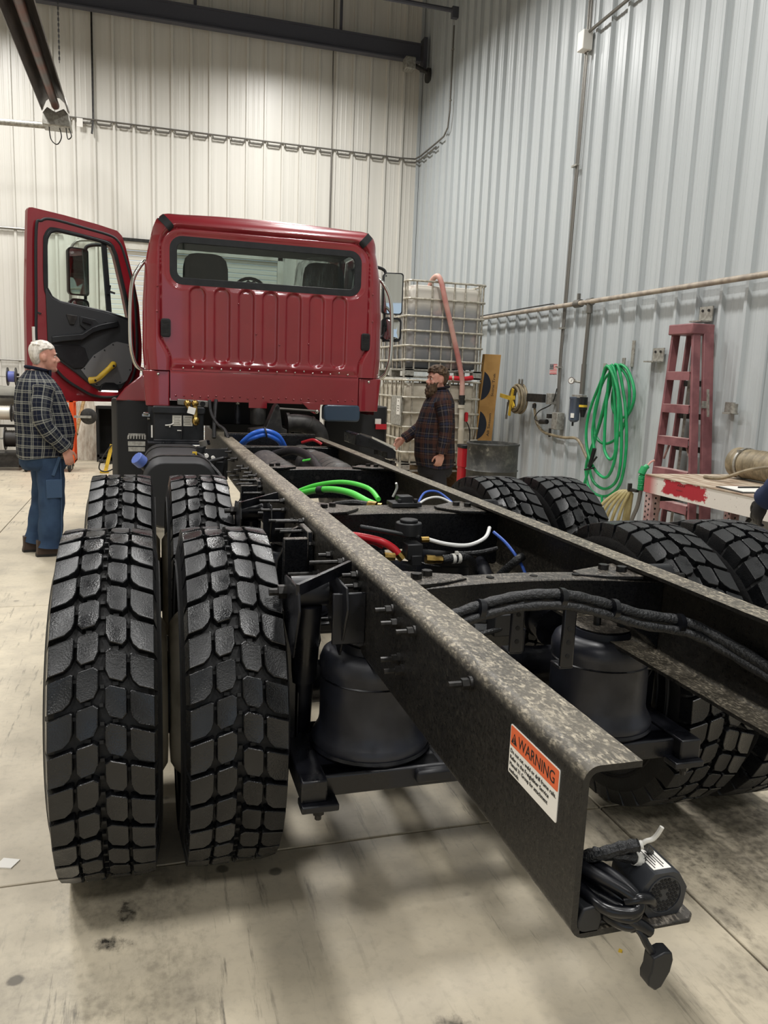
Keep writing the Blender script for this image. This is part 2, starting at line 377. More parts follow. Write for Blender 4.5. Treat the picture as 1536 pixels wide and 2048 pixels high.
# conduits on the walls
def bumpy(p0, p1, n, off):     # a conduit that hops over each rib
    return [p0, p1]
b = thing('wall_conduit', 'pair of thin conduits running along the back wall to the corner', 'conduit', (1, 13.45, 5.4))
xw = [PH_B+k*P_R for k in range(-1, 20)]
for dz, nm in ((0, 'upper_conduit'), (-.06, 'lower_conduit')):
    pts = []
    for x in xw:
        if x > 3.6: break
        if dz: pts += [(x-.06, 13.455, 5.44+dz), (x-.03, 13.44, 5.44), (x+.03, 13.44, 5.44), (x+.06, 13.455, 5.44+dz)]
        else: pts += [(x, 13.44, 5.44)]
    pts += [(3.66, 13.43, 5.45+dz), (3.685, 13.2, 5.45+dz), (3.685, 12.4, 5.46+dz)]
    if not dz: pts += [(3.685, 12.05, 5.47), (3.685, 11.88, 5.56), (3.685, 11.82, 5.8), (3.685, 11.82, 7.05)]
    obj(nm, MB().tube(pts, .014, 8), 'conduit', b)
obj('drop_conduit', MB().cyl((2.13, 13.45, 5.4), (2.13, 13.45, .3), .016, n=8), 'conduit', b)
obj('riser_conduit', MB().cyl((2.13, 13.45, 5.45), (2.1, 13.45, 8.5), .01, n=8), 'conduit', b)
obj('pipe_clip', MB().box((3.685, 11.82, 5.95), (.03, .05, .02)).box((3.685, 11.82, 6.7), (.03, .05, .02)), 'galv', b)
b = thing('hanger_cord', 'thin dark cord with a tag hanging beside the heater end', 'cord', (-1.78, 13.4, 5.6))
obj('cord', MB().tube([(-1.77, 13.45, 8.9), (-1.78, 13.45, 5.45), (-1.8, 13.4, 5.22)], .016, 6), 'steel_dark', b)
obj('tag', MB().box((-1.98, 13.42, 5.37), (.09, .01, .13)), 'decal_white', b)
b = thing('door_conduit', 'conduit that bends over beside the roll-up door top', 'conduit', (-2.18, 13.43, 2.6))
obj('pipe', MB().tube(cat([(-2.19, 13.435, .9), (-2.185, 13.435, 2.4), (-2.175, 13.435, 3.3), (-2.09, 13.435, 3.53), (-1.92, 13.435, 3.58), (-1.74, 13.435, 3.58)], 5), .022, 8), 'conduit', b)
b = thing('left_conduit', 'thin conduit on the back wall left of the open cab door', 'conduit', (-3, 13.45, 3.66))
obj('pipe', MB().tube([(-7.9, 13.45, 3.64), (-2.8, 13.45, 3.67), (-2.3, 13.45, 3.67)], .022, 8), 'conduit', b)
b = thing('low_wire', 'thin cable strung along the back wall behind the older man', 'cable', (-3.5, 13.45, 1.6))
obj('cable', MB().tube([(-7.9, 13.45, 1.62), (-2.9, 13.45, 1.6), (-2.0, 13.45, 1.6)], .012, 6), 'conduit', b)
# right wall services
b = thing('air_pipe', 'long grey pipe running along the right wall at man height', 'pipe', (3.68, 6, 2.45))
obj('pipe', MB().cyl((3.645, 10.2, 2.45), (3.645, -3, 2.45), .026, n=12), 'pipe_tan', b)
obj('tee_fitting', MB().cyl((3.66, 7.22, 2.45), (3.66, 7.34, 2.45), .045, n=12).cyl((3.66, 6.98, 2.45), (3.66, 7.08, 2.45), .04, n=12).cyl((3.66, 7.03, 2.45), (3.66, 7.03, 2.33), .034, n=12).box((3.66, 7.28, 2.52), (.03, .03, .08)), 'conduit', b)
obj('thin_line', MB().tube([(3.68, 10.2, 2.49), (3.68, 8.6, 2.5), (3.68, 7.9, 2.5), (3.69, 7.8, 2.42)], .008, 6), 'steel_dark', b)
obj('drop_pipe', MB().cyl((3.66, 7.03, 2.36), (3.66, 7.05, 1.75), .022, n=10).cyl((3.66, 7.05, 1.78), (3.66, 7.05, 1.45), .028, n=10), 'conduit', b)
b = thing('junction_box', 'small white junction box high on the right wall with two conduits', 'electrical box', (3.68, 7.59, 5.28))
obj('box', MB().box((3.67, 7.59, 5.28), (.12, .13, .2)), 'decal_white', b, bev=.008)
obj('conduit_branch', MB().cyl((3.68, 7.56, 5.36), (3.68, 4, 5.47), .018, n=8), 'conduit', b)
obj('conduit_drop', MB().tube([(3.70, 7.61, 5.2), (3.70, 7.66, 2.6), (3.70, 7.68, 1.9), (3.70, 7.66, 1.2)], .012, 6).tube([(3.70, 7.57, 5.2), (3.70, 7.62, 2.6), (3.70, 7.65, 1.9), (3.70, 7.62, 1.2)], .012, 6).tube([(3.7, 7.61, 9), (3.7, 7.61, 5.3)], .012, 6).tube([(3.7, 7.56, 9), (3.7, 7.56, 5.3)], .012, 6), 'conduit', b)
obj('strap', MB().box((3.69, 7.64, 4.0), (.04, .12, .02)).box((3.69, 7.66, 2.2), (.04, .1, .02)).box((3.69, 7.67, 1.75), (.04, .1, .02)), 'galv', b)
b = thing('outlet_box', 'grey outlet box on the right wall below the hose reel arm', 'electrical box', (3.68, 7.6, 1.12))
obj('box', MB().box((3.68, 7.58, 1.12), (.1, .13, .2)), 'galv', b, bev=.006)
obj('plug', MB().cyl((3.62, 7.74, 1.1), (3.62, 7.9, 1.09), .03, n=10).box((3.63, 7.7, 1.17), (.05, .06, .05)), 'steel_dark', b)
obj('cord', MB().tube(cat([(3.62, 7.88, 1.09), (3.6, 8.02, 1.12), (3.62, 7.95, 1.22), (3.66, 7.72, 1.32), (3.68, 7.66, 1.5)]), .007, 6).cyl((3.66, 7.72, 1.02), (3.66, 7.72, .92), .016, n=8), 'steel_dark', b)
for nm, y, z, lb in (('shelf_bracket', 5.79, 1.83, 'small grey angle bracket on the right wall left of the ladder'), ('ladder_hook', 5.16, 2.17, 'grey steel plate bracket on the wall just above the ladder top')):
    b = thing(nm, lb, 'bracket', (3.7, y, z))
    obj('plate', MB().box((3.715, y, z+.03), (.012, .17, .13)), 'galv', b)
    obj('lip', MB().box((3.67, y+.02, z-.035), (.1, .16, .012)), 'galv', b)
    obj('screw', MB().cyl((3.7, y-.04, z+.06), (3.71, y-.04, z+.06), .012, n=8).cyl((3.7, y+.04, z+.06), (3.71, y+.04, z+.06), .012, n=8), 'steel_dark', b)
b = thing('pipe_clamp', 'small steel pipe clamp on the right wall beyond the ladder', 'bracket', (3.7, 4.65, 1.39))
obj('plate', MB().box((3.7, 4.72, 1.4), (.02, .1, .1)), 'galv', b)
obj('clamp', MB().cyl((3.66, 4.62, 1.36), (3.66, 4.62, 1.44), .03, n=10).box((3.67, 4.67, 1.36), (.06, .12, .015)), 'galv', b)
# ---------------------------------------------------------------- the truck
T = thing('truck_chassis', 'red cab truck with a long bare black chassis and dual rear wheels', 'truck', (0, 2.3, 0))
RT, ZT, RH, YA, YB2, XO, XI = .5216, 1.0238, .2587, 1.597, 2.9265, 1.1022, .7608
ZB = ZT-RH
def tire_mesh(cx, cy):
    mb = MB(); tread = MB(); cz = RT
    half = [(.289, .1), (.30, .116), (.33, .131), (.38, .143), (.43, .143), (.462, .137), (.482, .128), (.4930, .112), (.4960, .06), (.4955, 0)]
    prof = [(r, -u) for r, u in half]+[(r, u) for r, u in reversed(half[:-1])]
    mb.lathe(prof, (cx, cy, cz), 'X', 96, caps=False)
    for r, u in ((.35, .1375), (.405, .1445), (.415, .1445)):    # moulded rings on the side walls
        for sg in (-1, 1):
            mb.lathe([(r-.004, sg*u*.985), (r, sg*(u+.003)), (r+.004, sg*u*.985)], (cx, cy, cz), 'X', 72, caps=False)
    N = 35; dphi = 2*math.pi/N
    ctr = [(.008, -.020), (.008, .026), (.020, .038), (.056, .039), (.060, .034), (.060, -.022), (.049, -.039), (.018, -.039)]
    shd = [(.0680, -.014), (.0680, .036), (.073, .040), (.1275, .039), (.1275, -.039), (.090, -.040), (.075, -.030)]
    def put(u, dv, r, phi): 
        a = phi+dv/RT; return (cx+u, cy-r*math.cos(a), cz+r*math.sin(a))
    for k in range(N):
        for sg in (-1, 1):
            phi = k*dphi+(dphi/2 if sg < 0 else 0)
            for poly, s, sh in ((ctr, .33, 0), (shd, .33, 1)):
                gu = sum(p[0] for p in poly)/len(poly); gv = sum(p[1] for p in poly)/len(poly)
                def rng(e, r, drop=0):
                    o = []
                    for u, v in poly:
                        du, dv = u-gu, v-gv; L = math.hypot(du, dv); uu, vv = u+du/L*e, v+dv/L*e; rr = r
                        if sh and u > .12:
                            if drop: uu, rr = .1365, .463
                            else: rr = r-.004
                        o.append(put(sg*uu, vv-s*(uu-.03), rr-(.0018 if uu > .1 else 0), phi))
                    return o if sg > 0 else o[::-1]
                tread.loft([rng(.003, RT-.027, 1), rng(0, RT-.0022), rng(-.0022, RT-.0004), rng(-.006, RT-.0012)])
            # tie bars and stone ejectors in the grooves
            for uu, vv in ((.033, .046), (.0635, .02), (.001, .03)):
                a = phi+(vv-.33*(uu-.03))/RT; M = Matrix.Rotation(-(a), 3, 'X')
                mb.box(put(sg*uu, vv-.33*(uu-.03), RT-.020, phi), (.014 if uu > .002 else .01, .009, .012), Matrix.Rotation(math.pi/2-a, 3, 'X'))
    return mb, tread
mat('carcass_rubber', '#0b0b0c', .62, col2='#141414', ns=12, bump=.15, bs=90)  # darker than the tread blocks: groove shade put into the colour
_t = tire_mesh(-XO, YA)
tire0 = obj('tire', _t[0], 'carcass_rubber', T, sharp=30)
obj('tread_blocks', _t[1], 'tread_rubber', tire0, sharp=25)
def wheel_mesh(cx, cy, sg):
    # rim, disc and hub; the disc lies towards sg (where the two wheels of a pair meet)
    mb = MB()
    prof = [(.304, -.118), (.3, -.108), (.287, -.1), (.283, -.06), (.27, -.02), (.27, .05), (.283, .08), (.287, .1), (.3, .108), (.304, .118), (.296, .119), (.276, .102), (.272, .115), (.24, .15), (.215, .166), (.1, .168), (.098, .158), (.21, .156), (.235, .14), (.258, .09), (.258, -.02), (.274, -.06), (.279, -.1), (.296, -.12)]
    mb.lathe([(r, u*sg) for r, u in prof]+[(prof[0][0], prof[0][1]*sg)], (cx, cy, RT), 'X', 48, caps=False); return mb
wh = {}
for sx in (-1, 1):
    for cy in (YA, YB2):
        for x, sg in ((XO, -sx), (XI, sx)):
            if not (sx == -1 and cy == YA and x == XO):
                c = dup(tire0, (sx*x+XO, cy-YA, 0))
                c.location = (sx*x+XO, cy-YA, 0)
            key = sg
            if key not in wh: wh[key] = (obj('wheel', wheel_mesh(sx*x, cy, sg), 'cream_wheel', T), sx*x, cy)
            else:
                w, x0, y0 = wh[key]; dup(w, (sx*x-x0, cy-y0, 0))
for sx in (-1, 1):
    for cy in (YA, YB2):
        obj('hub', MB().lathe([(.12, .74), (.13, .9), (.12, 1.05), (.09, 1.2), (.08, 1.24), (.0, 1.24)] if sx > 0 else [(.12, -.74), (.13, -.9), (.12, -1.05), (.09, -1.2), (.08, -1.24), (.0, -1.24)], (0, cy, RT), 'X', 24), 'black_matte', T)
# frame rails
def rail_prof(sx):
    t, w, r = .0095, .09, .024; o = []; x0 = -.43
    for i in range(7): a = math.radians(90+90*i/6); o.append((x0+r+r*math.cos(a), ZT-r+r*math.sin(a)))
    for i in range(7): a = math.radians(180+90*i/6); o.append((x0+r+r*math.cos(a), ZB+r+r*math.sin(a)))
    o += [(x0+w, ZB), (x0+w, ZB+t)]
    q = r-t
    for i in range(5): a = math.radians(270-90*i/4); o.append((x0+r+q*math.cos(a), ZB+r+q*math.sin(a)))
    for i in range(5): a = math.radians(180-90*i/4); o.append((x0+r+q*math.cos(a), ZT-r+q*math.sin(a)))
    o += [(x0+w, ZT-t), (x0+w, ZT)]
    return [(x*(-sx), z) for x, z in o]
rails = {}
for sx in (-1, 1):
    P = rail_prof(sx); rails[sx] = obj('frame_rail', MB().loft([[(x, y, z) for x, z in P] for y in (0, .5, 1, 2, 3, 4, 5, 6, 7.4)]), 'rail_paint', T, sharp=50)
# warning decal on the near rail
dc = obj('warning_decal', MB().prism(rrect(.158, .0815, .003, cx=.138, cy=.948), 'X', -.4312, -.4299), 'decal_white', T, label='white and orange warning decal')
dx = -.43135
obj('orange_band', MB().prism(rrect(.155, .0325, .0025, cx=.138, cy=.9708), 'X', -.4316, -.431), 'decal_orange', dc)
ex, ey = (0, -1, 0), (0, 0, 1)
tm = text_mb('WARNING', .0265, (-.4318, .188, .9613), ex, ey, .0002, width=.117)
obj('lettering', tm, 'ink', dc)
tri = MB(); tri.prism([(.211, .9605), (.1925, .9605), (.20175, .9775)], 'X', -.4322, -.4316); obj('warning_triangle', tri, 'ink', dc)
obj('exclamation_mark', MB().prism([(.2030, .9735), (.2005, .9735), (.2012, .9662), (.2023, .9662)], 'X', -.4325, -.4321).box((-.4323, .20175, .9635), (.0004, .002, .002)), 'decal_orange', dc)
for i, (s, w) in enumerate((('Do not cut, weld or drill frame rails.', .148), ('Refer to the Freightliner Service', .128), ('Manual 31 Group for attachment', .126), ('methods.', .034))):
    obj('lettering', text_mb(s, .0095, (-.4318, .213, .943-i*.0108), ex, ey, .0002, width=w), 'ink', dc)
# bolts on the rails
def bolt_mb(x, y, z, sx, L=.05):
    mb = MB(); mb.cyl((x, y, z), (x+sx*.006, y, z), .0135, n=12).cyl((x+sx*.006, y, z), (x+sx*.02, y, z), .0108, n=6)
    mb.cyl((x+sx*.02, y, z), (x+sx*L, y, z), .0065, n=8); return mb
mat('bolt_steel', '#2a2826', .38, .4, col2='#121211', ns=60)
b1 = obj('bolt', bolt_mb(-.43, .865, .985, -1, .045), 'bolt_steel', rails[-1])
b2 = obj('stud', bolt_mb(-.43, 2.0, .99, -1, .105), 'bolt_steel', rails[-1])
for y, z in ((.815, .968), (.805, .885), (.775, .868), (.70, .985), (.385, .99), (1.2, .985), (1.17, .962), (1.24, .79), (1.52, .97), (3.55, .98), (3.62, .95), (3.7, .985), (3.95, .97), (4.1, .93), (4.3, .98), (4.5, .95), (4.7, .985), (4.85, .93), (4.95, .98), (2.62, .985), (2.75, .96), (3.35, .99)):
    dup(b1, (0, y-.865, z-.985))
for y, z in ((1.9, .972), (2.02, .955), (1.8, .945), (2.18, .96), (1.62, .845), (1.56, .87), (1.72, .86), (2.45, .995), (2.4, .965), (2.5, .935), (3.2, .985), (3.12, .962), (3.28, .955), (3.05, .94), (1.36, .985), (1.45, .855), (1.3, .83)):
    dup(b2, (0, y-2.0, z-.99))
b3 = obj('bolt', bolt_mb(.4205, 1.06, .93, -1, .04), 'bolt_steel', rails[1])
for y, z in ((1.1, .88), (2.2, .93), (2.26, .88), (3.6, .93), (3.66, .88), (.5, .93), (4.4, .93)): dup(b3, (0, y-1.06, z-.93))
# cross members: an arched web facing the tail with a flange on top
def cross(name, y0, w, dep_e, dep_c, zt, rise, m='rail_paint_dull'):
    n = 20; top = []; 
    mb = MB(); X = [-.42+.84*i/n for i in range(n+1)]
    f = lambda x: 1-(x/.42)**2
    A = []
    for x in X:
        t = zt+rise*f(x); bm = t-(dep_e+(dep_c-dep_e)*max(0, f(x))**.7); th = .009
        A.append([(x, y0, t), (x, y0+w, t), (x, y0+w, t-th), (x, y0+th, t-th), (x, y0+th, bm+th), (x, y0+w*.6, bm+th), (x, y0+w*.6, bm), (x, y0, bm)])
    mb.loft(A); return obj(name, mb, m, T, bev=.003, seg=1)
c1 = cross('crossmember', 1.0, .085, .20, .085, .985, .022)
c2 = cross('crossmember', 2.12, .20, .22, .15, .985, .012)
c3 = cross('crossmember', 3.58, .12, .23, .17, .985, .016)
c4 = cross('crossmember', 5.05, .08, .12, .1, .985, .01)
hole = obj('bolt_hole', MB().cyl((-.2, .9985, .93), (-.2, .9998, .93), .013, n=12), 'dark_void', c1)
def holes(par, y, lst):
    for x, z in lst: obj('bolt_hole', MB().cyl((x, y-.0015, z), (x, y, z), .012, n=12), 'dark_void', par)
holes(c1, 1.0, ((-.02, .945), (.12, .945), (.25, .93)))
holes(c3, 3.58, ((-.2, .95), (-.2, .9), (-.05, .95), (-.02, .9), (.08, .93), (.2, .95), (.2, .9), (-.3, .93)))
for par, y, z, xs_ in ((c1, 1.045, 1.0, (-.1, .03, .16)), ):
    for x in xs_: obj('slot_hole', MB().cyl((x, y, z+.006), (x, y, z+.0085), .011, n=10), 'dark_void', par)
for par, y0, y1, z in ((c1, .99, 1.15, .998), (c2, 2.08, 2.36, .996), (c3, 3.54, 3.74, 1.0)):
    for sx in (-1, 1):
        obj('gusset_plate', MB().prism([(sx*.345, y0), (sx*.345, y1), (sx*.30, y1-.02), (sx*.17, (y0+y1)/2+.01), (sx*.17, (y0+y1)/2-.03), (sx*.24, y0+.02)], 'Z', z, z+.011), 'rail_paint_dull', par, bev=.002, seg=1)
        for k in (0, 1):
            obj('bolt', MB().cyl((sx*(.31-.04*k), (y0+y1)/2-.02+.03*k, z+.011), (sx*(.31-.04*k), (y0+y1)/2-.02+.03*k, z+.026), .015, n=6), 'bolt_steel', par)
# axles
for cy in (YA, YB2):
    ax = MB(); ax.tube([(-.72, cy, RT), (-.35, cy, RT), (-.2, cy, RT), (-.12, cy, RT), (0, cy, RT), (.12, cy, RT), (.2, cy, RT), (.35, cy, RT), (.72, cy, RT)], [.07, .07, .09, .17, .2, .17, .09, .07, .07], 20)
    ax.cyl((.02, cy, RT+.02), (.02, cy+.3, RT+.06), .13, .08, n=16)
    obj('drive_axle', ax, 'black_gloss', T)
    for sx in (-1, 1):
        obj('brake_chamber', MB().cyl((sx*.5, cy+.12, .62), (sx*.5, cy+.3, .66), .085, n=20).cyl((sx*.5, cy+.2, .638), (sx*.5, cy+.22, .642), .095, n=20), 'black_gloss', T)
obj('drive_shaft', MB().cyl((0, YA+.3, .58), (0, YB2-.2, .58), .05, n=14).cyl((0, YB2+.3, .58), (0, 6, .75), .055, n=14), 'black_gloss', T)
# air springs, one before each axle end, on cross beams
YS = (1.215, 2.545)
for ys in YS:
    for sx in (-1, 1):
        x = sx*.372
        sp = obj('air_spring', MB().lathe([(.0, .495), (.168, .495), (.172, .508), (.163, .524), (.154, .54), (.150, .56), (.149, .705), (.153, .715), (.153, .735), (.145, .757), (.125, .772), (.1, .77), (.095, .79), (.0, .79)], (x, ys, 0), 'Z', 40), 'bag_rubber', T, sharp=50)
        obj('bead_plate', MB().lathe([(.0, .785), (.088, .785), (.09, .796), (.0, .796)], (x, ys, 0), 'Z', 28), 'rail_paint_dull', sp)
        obj('clamp_ring', MB().lathe([(.149, .69), (.1525, .693), (.149, .696)], (x, ys, 0), 'Z', 36, caps=False), 'black_gloss', sp)
        obj('base_flange', MB().lathe([(.0, .482), (.17, .482), (.176, .49), (.172, .498), (.0, .498)], (x, ys, 0), 'Z', 36), 'black_gloss', sp)
        obj('stud', MB().cyl((x-.02*sx, ys, .79), (x-.02*sx, ys, .84), .012, n=8).cyl((x+.05, ys-.03, .79), (x+.05, ys-.03, .82), .016, n=6), 'bolt_steel', sp)
        ta = obj('trailing_arm', MB().prism([(ys-.2, .44), (ys+.2, .44), (ys+.62, .40), (ys+1.0, .66), (ys+.98, .72), (ys+.6, .47), (ys+.2, .475), (ys-.2, .475)], 'X', x-.13*sx-.05, x-.13*sx+.05), 'black_gloss', T, bev=.008)
    bm = obj('spring_beam', MB().box((0, ys-.14, .45), (1.19, .07, .06)).box((0, ys+.12, .45), (1.19, .07, .06)), 'black_gloss', T, bev=.006)
    for sx in (-1, 1):
        obj('end_bracket', MB().box((sx*.578, ys, .457), (.07, .42, .062)).box((sx*.41, ys, .474), (.40, .34, .012)), 'black_gloss', bm, bev=.005)
        obj('foot_plate', MB().box((sx*.565, ys-.2, .418), (.10, .06, .02)), 'black_gloss', bm, bev=.004)
        obj('foot_bolt', MB().cyl((sx*.565, ys-.2, .41), (sx*.565, ys-.2, .39), .016, n=6).cyl((sx*.565, ys-.2, .39), (sx*.565, ys-.2, .375), .009, n=8), 'bolt_steel', bm)
# shock absorbers with their brackets, hangers
for ys in (1.27, 2.60):
    for sx in (-1, 1):
        x = sx*.56
        br = obj('shock_bracket', MB().prism([(ys-.20, .985), (ys-.22, .93), (ys-.14, .78), (ys+.0, .84), (ys+.04, .935), (ys+.0, .975), (ys-.10, .985)], 'X', x-.065*sx, x-.072*sx).prism([(ys-.20, .985), (ys-.22, .93), (ys-.14, .78), (ys+.0, .84), (ys+.04, .935), (ys+.0, .975), (ys-.10, .985)], 'X', x+.055*sx, x+.062*sx).box((sx*.475, ys-.16, .89), (.09, .012, .14)).xf(Matrix.Translation((0, 0, 0 if sx < 0 else -.14))), 'black_gloss', T, bev=.002, seg=1)
        if sx < 0: obj('bracket_edge', MB().bar((x+.062*sx, ys-.20, .985), (sx*.44, ys-.02, 1.0), .012, .03), 'black_gloss', br)
        sh = obj('shock_absorber', MB().cyl((x, ys-.03, .9), (x, ys+.02, .66), .04, n=20).cyl((x, ys+.02, .66), (x, ys+.08, .38), .032, n=20), 'black_gloss', T)
        obj('bushing', MB().cyl((x-.05, ys-.03, .935), (x+.05, ys-.03, .935), .043, n=20).cyl((x-.054, ys-.03, .935), (x+.054, ys-.03, .935), .03, n=20), 'black_gloss', sh)
        obj('mount_bolt', MB().cyl((x+.05*sx, ys-.03, .935), (x+.085*sx, ys-.03, .935), .02, n=6).cyl((x+.08*sx, ys-.03, .935), (x+.11*sx, ys-.03, .935), .011, n=8), 'bolt_steel', sh)
        hg = obj('spring_hanger', MB().prism([(ys+.53, .99), (ys+.69, .99), (ys+.73, .9), (ys+.78, .62), (ys+.63, .56), (ys+.53, .64), (ys+.51, .85)], 'X', sx*.435, sx*.455).prism([(ys+.51, .97), (ys+.54, .97), (ys+.56, .6), (ys+.50, .6)], 'X', sx*.455, sx*.54).prism([(sx*.455, .98), (sx*.48, .97), (sx*.53, .86), (sx*.55, .7), (sx*.455, .66)], 'Y', ys+.69, ys+.705), 'rail_paint_dull', T, bev=.003, seg=1)
        obj('side_channel', MB().prism([(.575, .87), (.625, .87), (.62, .40), (.58, .40)] if sx > 0 else [(-.575, .87), (-.625, .87), (-.62, .40), (-.58, .40)], 'Y', ys-.0, ys+.01).prism([(.575, .84), (.585, .84), (.585, .40), (.575, .40)] if sx > 0 else [(-.575, .84), (-.585, .84), (-.585, .40), (-.575, .40)], 'Y', ys-.0, ys+.06), 'black_gloss', br)
# tail end of the near rail: plate, alarm and loose harness
pl = obj('alarm_plate', MB().prism([(-.42, .10), (-.42, .005), (-.36, .005), (-.345, -.02), (-.25, -.02), (-.237, -.008), (-.237, .09), (-.25, .10)], 'Z', ZB+.0095, ZB+.017), 'rail_paint_dull', T, bev=.002, seg=1)
al = obj('backup_alarm', MB().loft([[(x*k-.288, y, .7835+z*k2) for x, z in ((-.022, 0), (.028, 0), (.036, .012), (.040, .040), (.026, .062), (.014, .068), (-.018, .068), (-.036, .05), (-.038, .022))] for y, k, k2 in ((-.006, .96, .985), (-.002, 1, 1), (.066, 1, 1), (.07, .97, .98))]), 'alarm_plastic', pl, label='black reversing alarm')
g_ = MB(); g_.lathe([(.0268, -.0075), (.0268, -.0062), (.0285, -.0062), (.0285, -.0075), (.0268, -.0075)], (-.287, 0, .8165), 'Y', 32, caps=False)
obj('grille_ring', g_, 'alarm_plastic', al)
hx = MB()
for i in range(-4, 5):
    for j in range(-4, 5):
        x, z = (i+.5*(j % 2))*.0062, j*.0056
        if math.hypot(x, z) < .0245 and not (abs(x) < .006 and abs(z) < .006): hx.cyl((-.287+x, -.0068, .8165+z), (-.287+x, -.0058, .8165+z), .0027, n=6)
ho = obj('grille_hole', hx, 'dark_void', al); ho['kind'] = 'stuff'
lb = obj('white_label', MB().box((-.288, .032, .852), (.029, .06, .0008)), 'decal_white', al)
pr_ = MB()
for k in range(5): pr_.box((-.298+.0045*k, .03, .8526), (.0013, .05-.012*(k % 3), .0005))
obj('print_lines', pr_, 'ink', al)
mat('red_grease', '#7e2a2c', .5, col2='#4d1d1f', ns=60)
obj('red_primer_patch', MB().box((-.247, .05, ZB+.0176), (.018, .06, .001)), 'red_grease', pl)
def cable(nm, pts, r, m, par=T, k=6, n=8, rr=None):
    P = cat(pts, k); rad = r
    if rr: rad = [r*(1+rr*math.sin(i*1.9)) for i in range(len(P))]
    return obj(nm, MB().tube(P, rad, n), m, par)
mat('loom', '#17181a', .45, bump=.5, bs=140)
cable('wiring_harness', [(-.415, .5, .84), (-.41, .2, .842), (-.4, .08, .845), (-.375, .04, .862), (-.34, .03, .874), (-.315, .025, .878)], .0095, 'loom', rr=.1)
cable('wiring_harness', [(-.375, .045, .862), (-.35, .035, .862), (-.325, .03, .858), (-.305, .03, .85), (-.292, .035, .835)], .009, 'loom', rr=.08)
obj('tape_wrap', MB().cyl((-.317, .026, .877), (-.309, .024, .879), .0065, n=10).cyl((-.318, .028, .856), (-.306, .03, .851), .0095, n=12), 'cable_tie', T)
cable('white_tape_tail', [(-.312, .024, .879), (-.305, .022, .885), (-.296, .02, .888), (-.29, .018, .896), (-.285, .016, .908)], .0035, 'cable_tie', k=3)
cable('alarm_wire', [(-.31, .024, .878), (-.295, .03, .868), (-.275, .045, .845), (-.262, .055, .826)], .0052, 'loom', k=4)
cable('alarm_wire', [(-.306, .03, .851), (-.298, .036, .84), (-.285, .05, .83), (-.275, .06, .82)], .005, 'loom', k=4)
cable('red_terminal', [(-.262, .055, .826), (-.256, .052, .816), (-.25, .05, .806)], .005, 'red_grease', k=3)
for i, (ox, oz) in enumerate(((0, 0), (.012, .008), (.004, -.012), (-.012, .01))):
    P = [(-.40+ox, .1, .83+oz), (-.375+ox, .03, .835+oz), (-.345+ox*.5, .0, .82+oz), (-.333, -.012, .806+oz), (-.345, -.016, .796+oz), (-.372+ox, .0, .80+oz), (-.4, .05, .81+oz)]
    cable('loom_loop', P, .0075+.0015*(i % 2), 'black_gloss', n=10)
cable('loom_loop', [(-.35, -.005, .815), (-.335, -.012, .822), (-.318, -.012, .82), (-.308, -.008, .81)], .0085, 'black_gloss', n=10)
cable('loom_tail', [(-.37, .02, .80), (-.35, -.01, .795), (-.33, -.02, .785), (-.318, -.022, .776)], .009, 'black_gloss', n=10)
obj('connector_plug', MB().prism([(-.418, .77), (-.385, .77), (-.38, .79), (-.385, .812), (-.412, .81), (-.42, .79)], 'Y', .0, .06), 'black_plastic', T, bev=.003)
obj('bolt', MB().cyl((-.392, .03, ZB+.009), (-.392, .03, ZB+.022), .013, n=6), 'bolt_steel', pl)
cable('plug_lead', [(-.345, -.012, .79), (-.333, -.022, .778), (-.325, -.028, .762), (-.315, -.03, .748)], .0055, 'black_gloss', k=4)
obj('hanging_plug', MB().loft([[(x-.309, y-.03, z+.722) for x, z in ((-.012, .026), (.006, .032), (.018, .03), (.021, .018), (.018, .0), (.006, -.022), (-.004, -.026), (-.016, -.016), (-.017, -.004), (-.013, .006))] for y in (-.011, .011)]), 'black_plastic', T, bev=.002, label='dangling black plug')
obj('plug_insert', MB().box((-.292, -.022, .715), (.014, .014, .018), .3).box((-.294, -.02, .702), (.014, .012, .018), .3), 'conduit', T, bev=.001)
# hoses and lines between the rails
cable('green_air_hose', [(-.30, 3.1, .90), (-.23, 2.98, .955), (-.16, 2.8, .995), (-.1, 2.62, 1.005), (-.06, 2.46, .99), (-.04, 2.38, .985)], .016, 'green_hose', n=10)
cable('green_air_hose', [(-.3, 3.1, .92), (-.19, 3.0, .985), (-.09, 2.8, 1.03), (-.02, 2.6, 1.03), (-.01, 2.45, 1.0)], .011, 'green_hose', n=10)
obj('hose_clip', MB().cyl((-.195, 2.87, .98), (-.175, 2.84, .985), .02, n=12), 'black_matte', T)
obj('brass_fitting', MB().cyl((-.07, 2.40, .985), (-.04, 2.37, .985), .018, n=8).cyl((-.035, 2.37, .985), (-.02, 2.36, .985), .013, n=8), 'brass', T)
cable('black_hose', [(-.2, 2.5, .97), (-.13, 2.43, .99), (-.07, 2.4, .985)], .013, 'loom', n=8)
vb = obj('valve_block', MB().box((.05, 2.27, 1.01), (.13, .09, .018)).box((.05, 2.27, 1.03), (.06, .06, .03)).cyl((.02, 2.24, 1.02), (.02, 2.24, 1.035), .011, n=6).cyl((.09, 2.24, 1.02), (.09, 2.24, 1.035), .011, n=6), 'black_plastic', T, bev=.003)
cable('white_line', [(.04, 2.4, 1.02), (.05, 2.38, 1.06), (.04, 2.36, 1.085)], .005, 'white_line', vb, k=4)
cable('blue_line', [(.12, 2.3, 1.0), (.18, 2.38, 1.04), (.25, 2.4, 1.04), (.3, 2.35, 1.0)], .005, 'blue_line', k=6)
cable('white_line', [(.11, 2.28, 1.0), (.18, 2.34, 1.02), (.25, 2.36, 1.02), (.32, 2.33, .985)], .005, 'white_line', k=6)
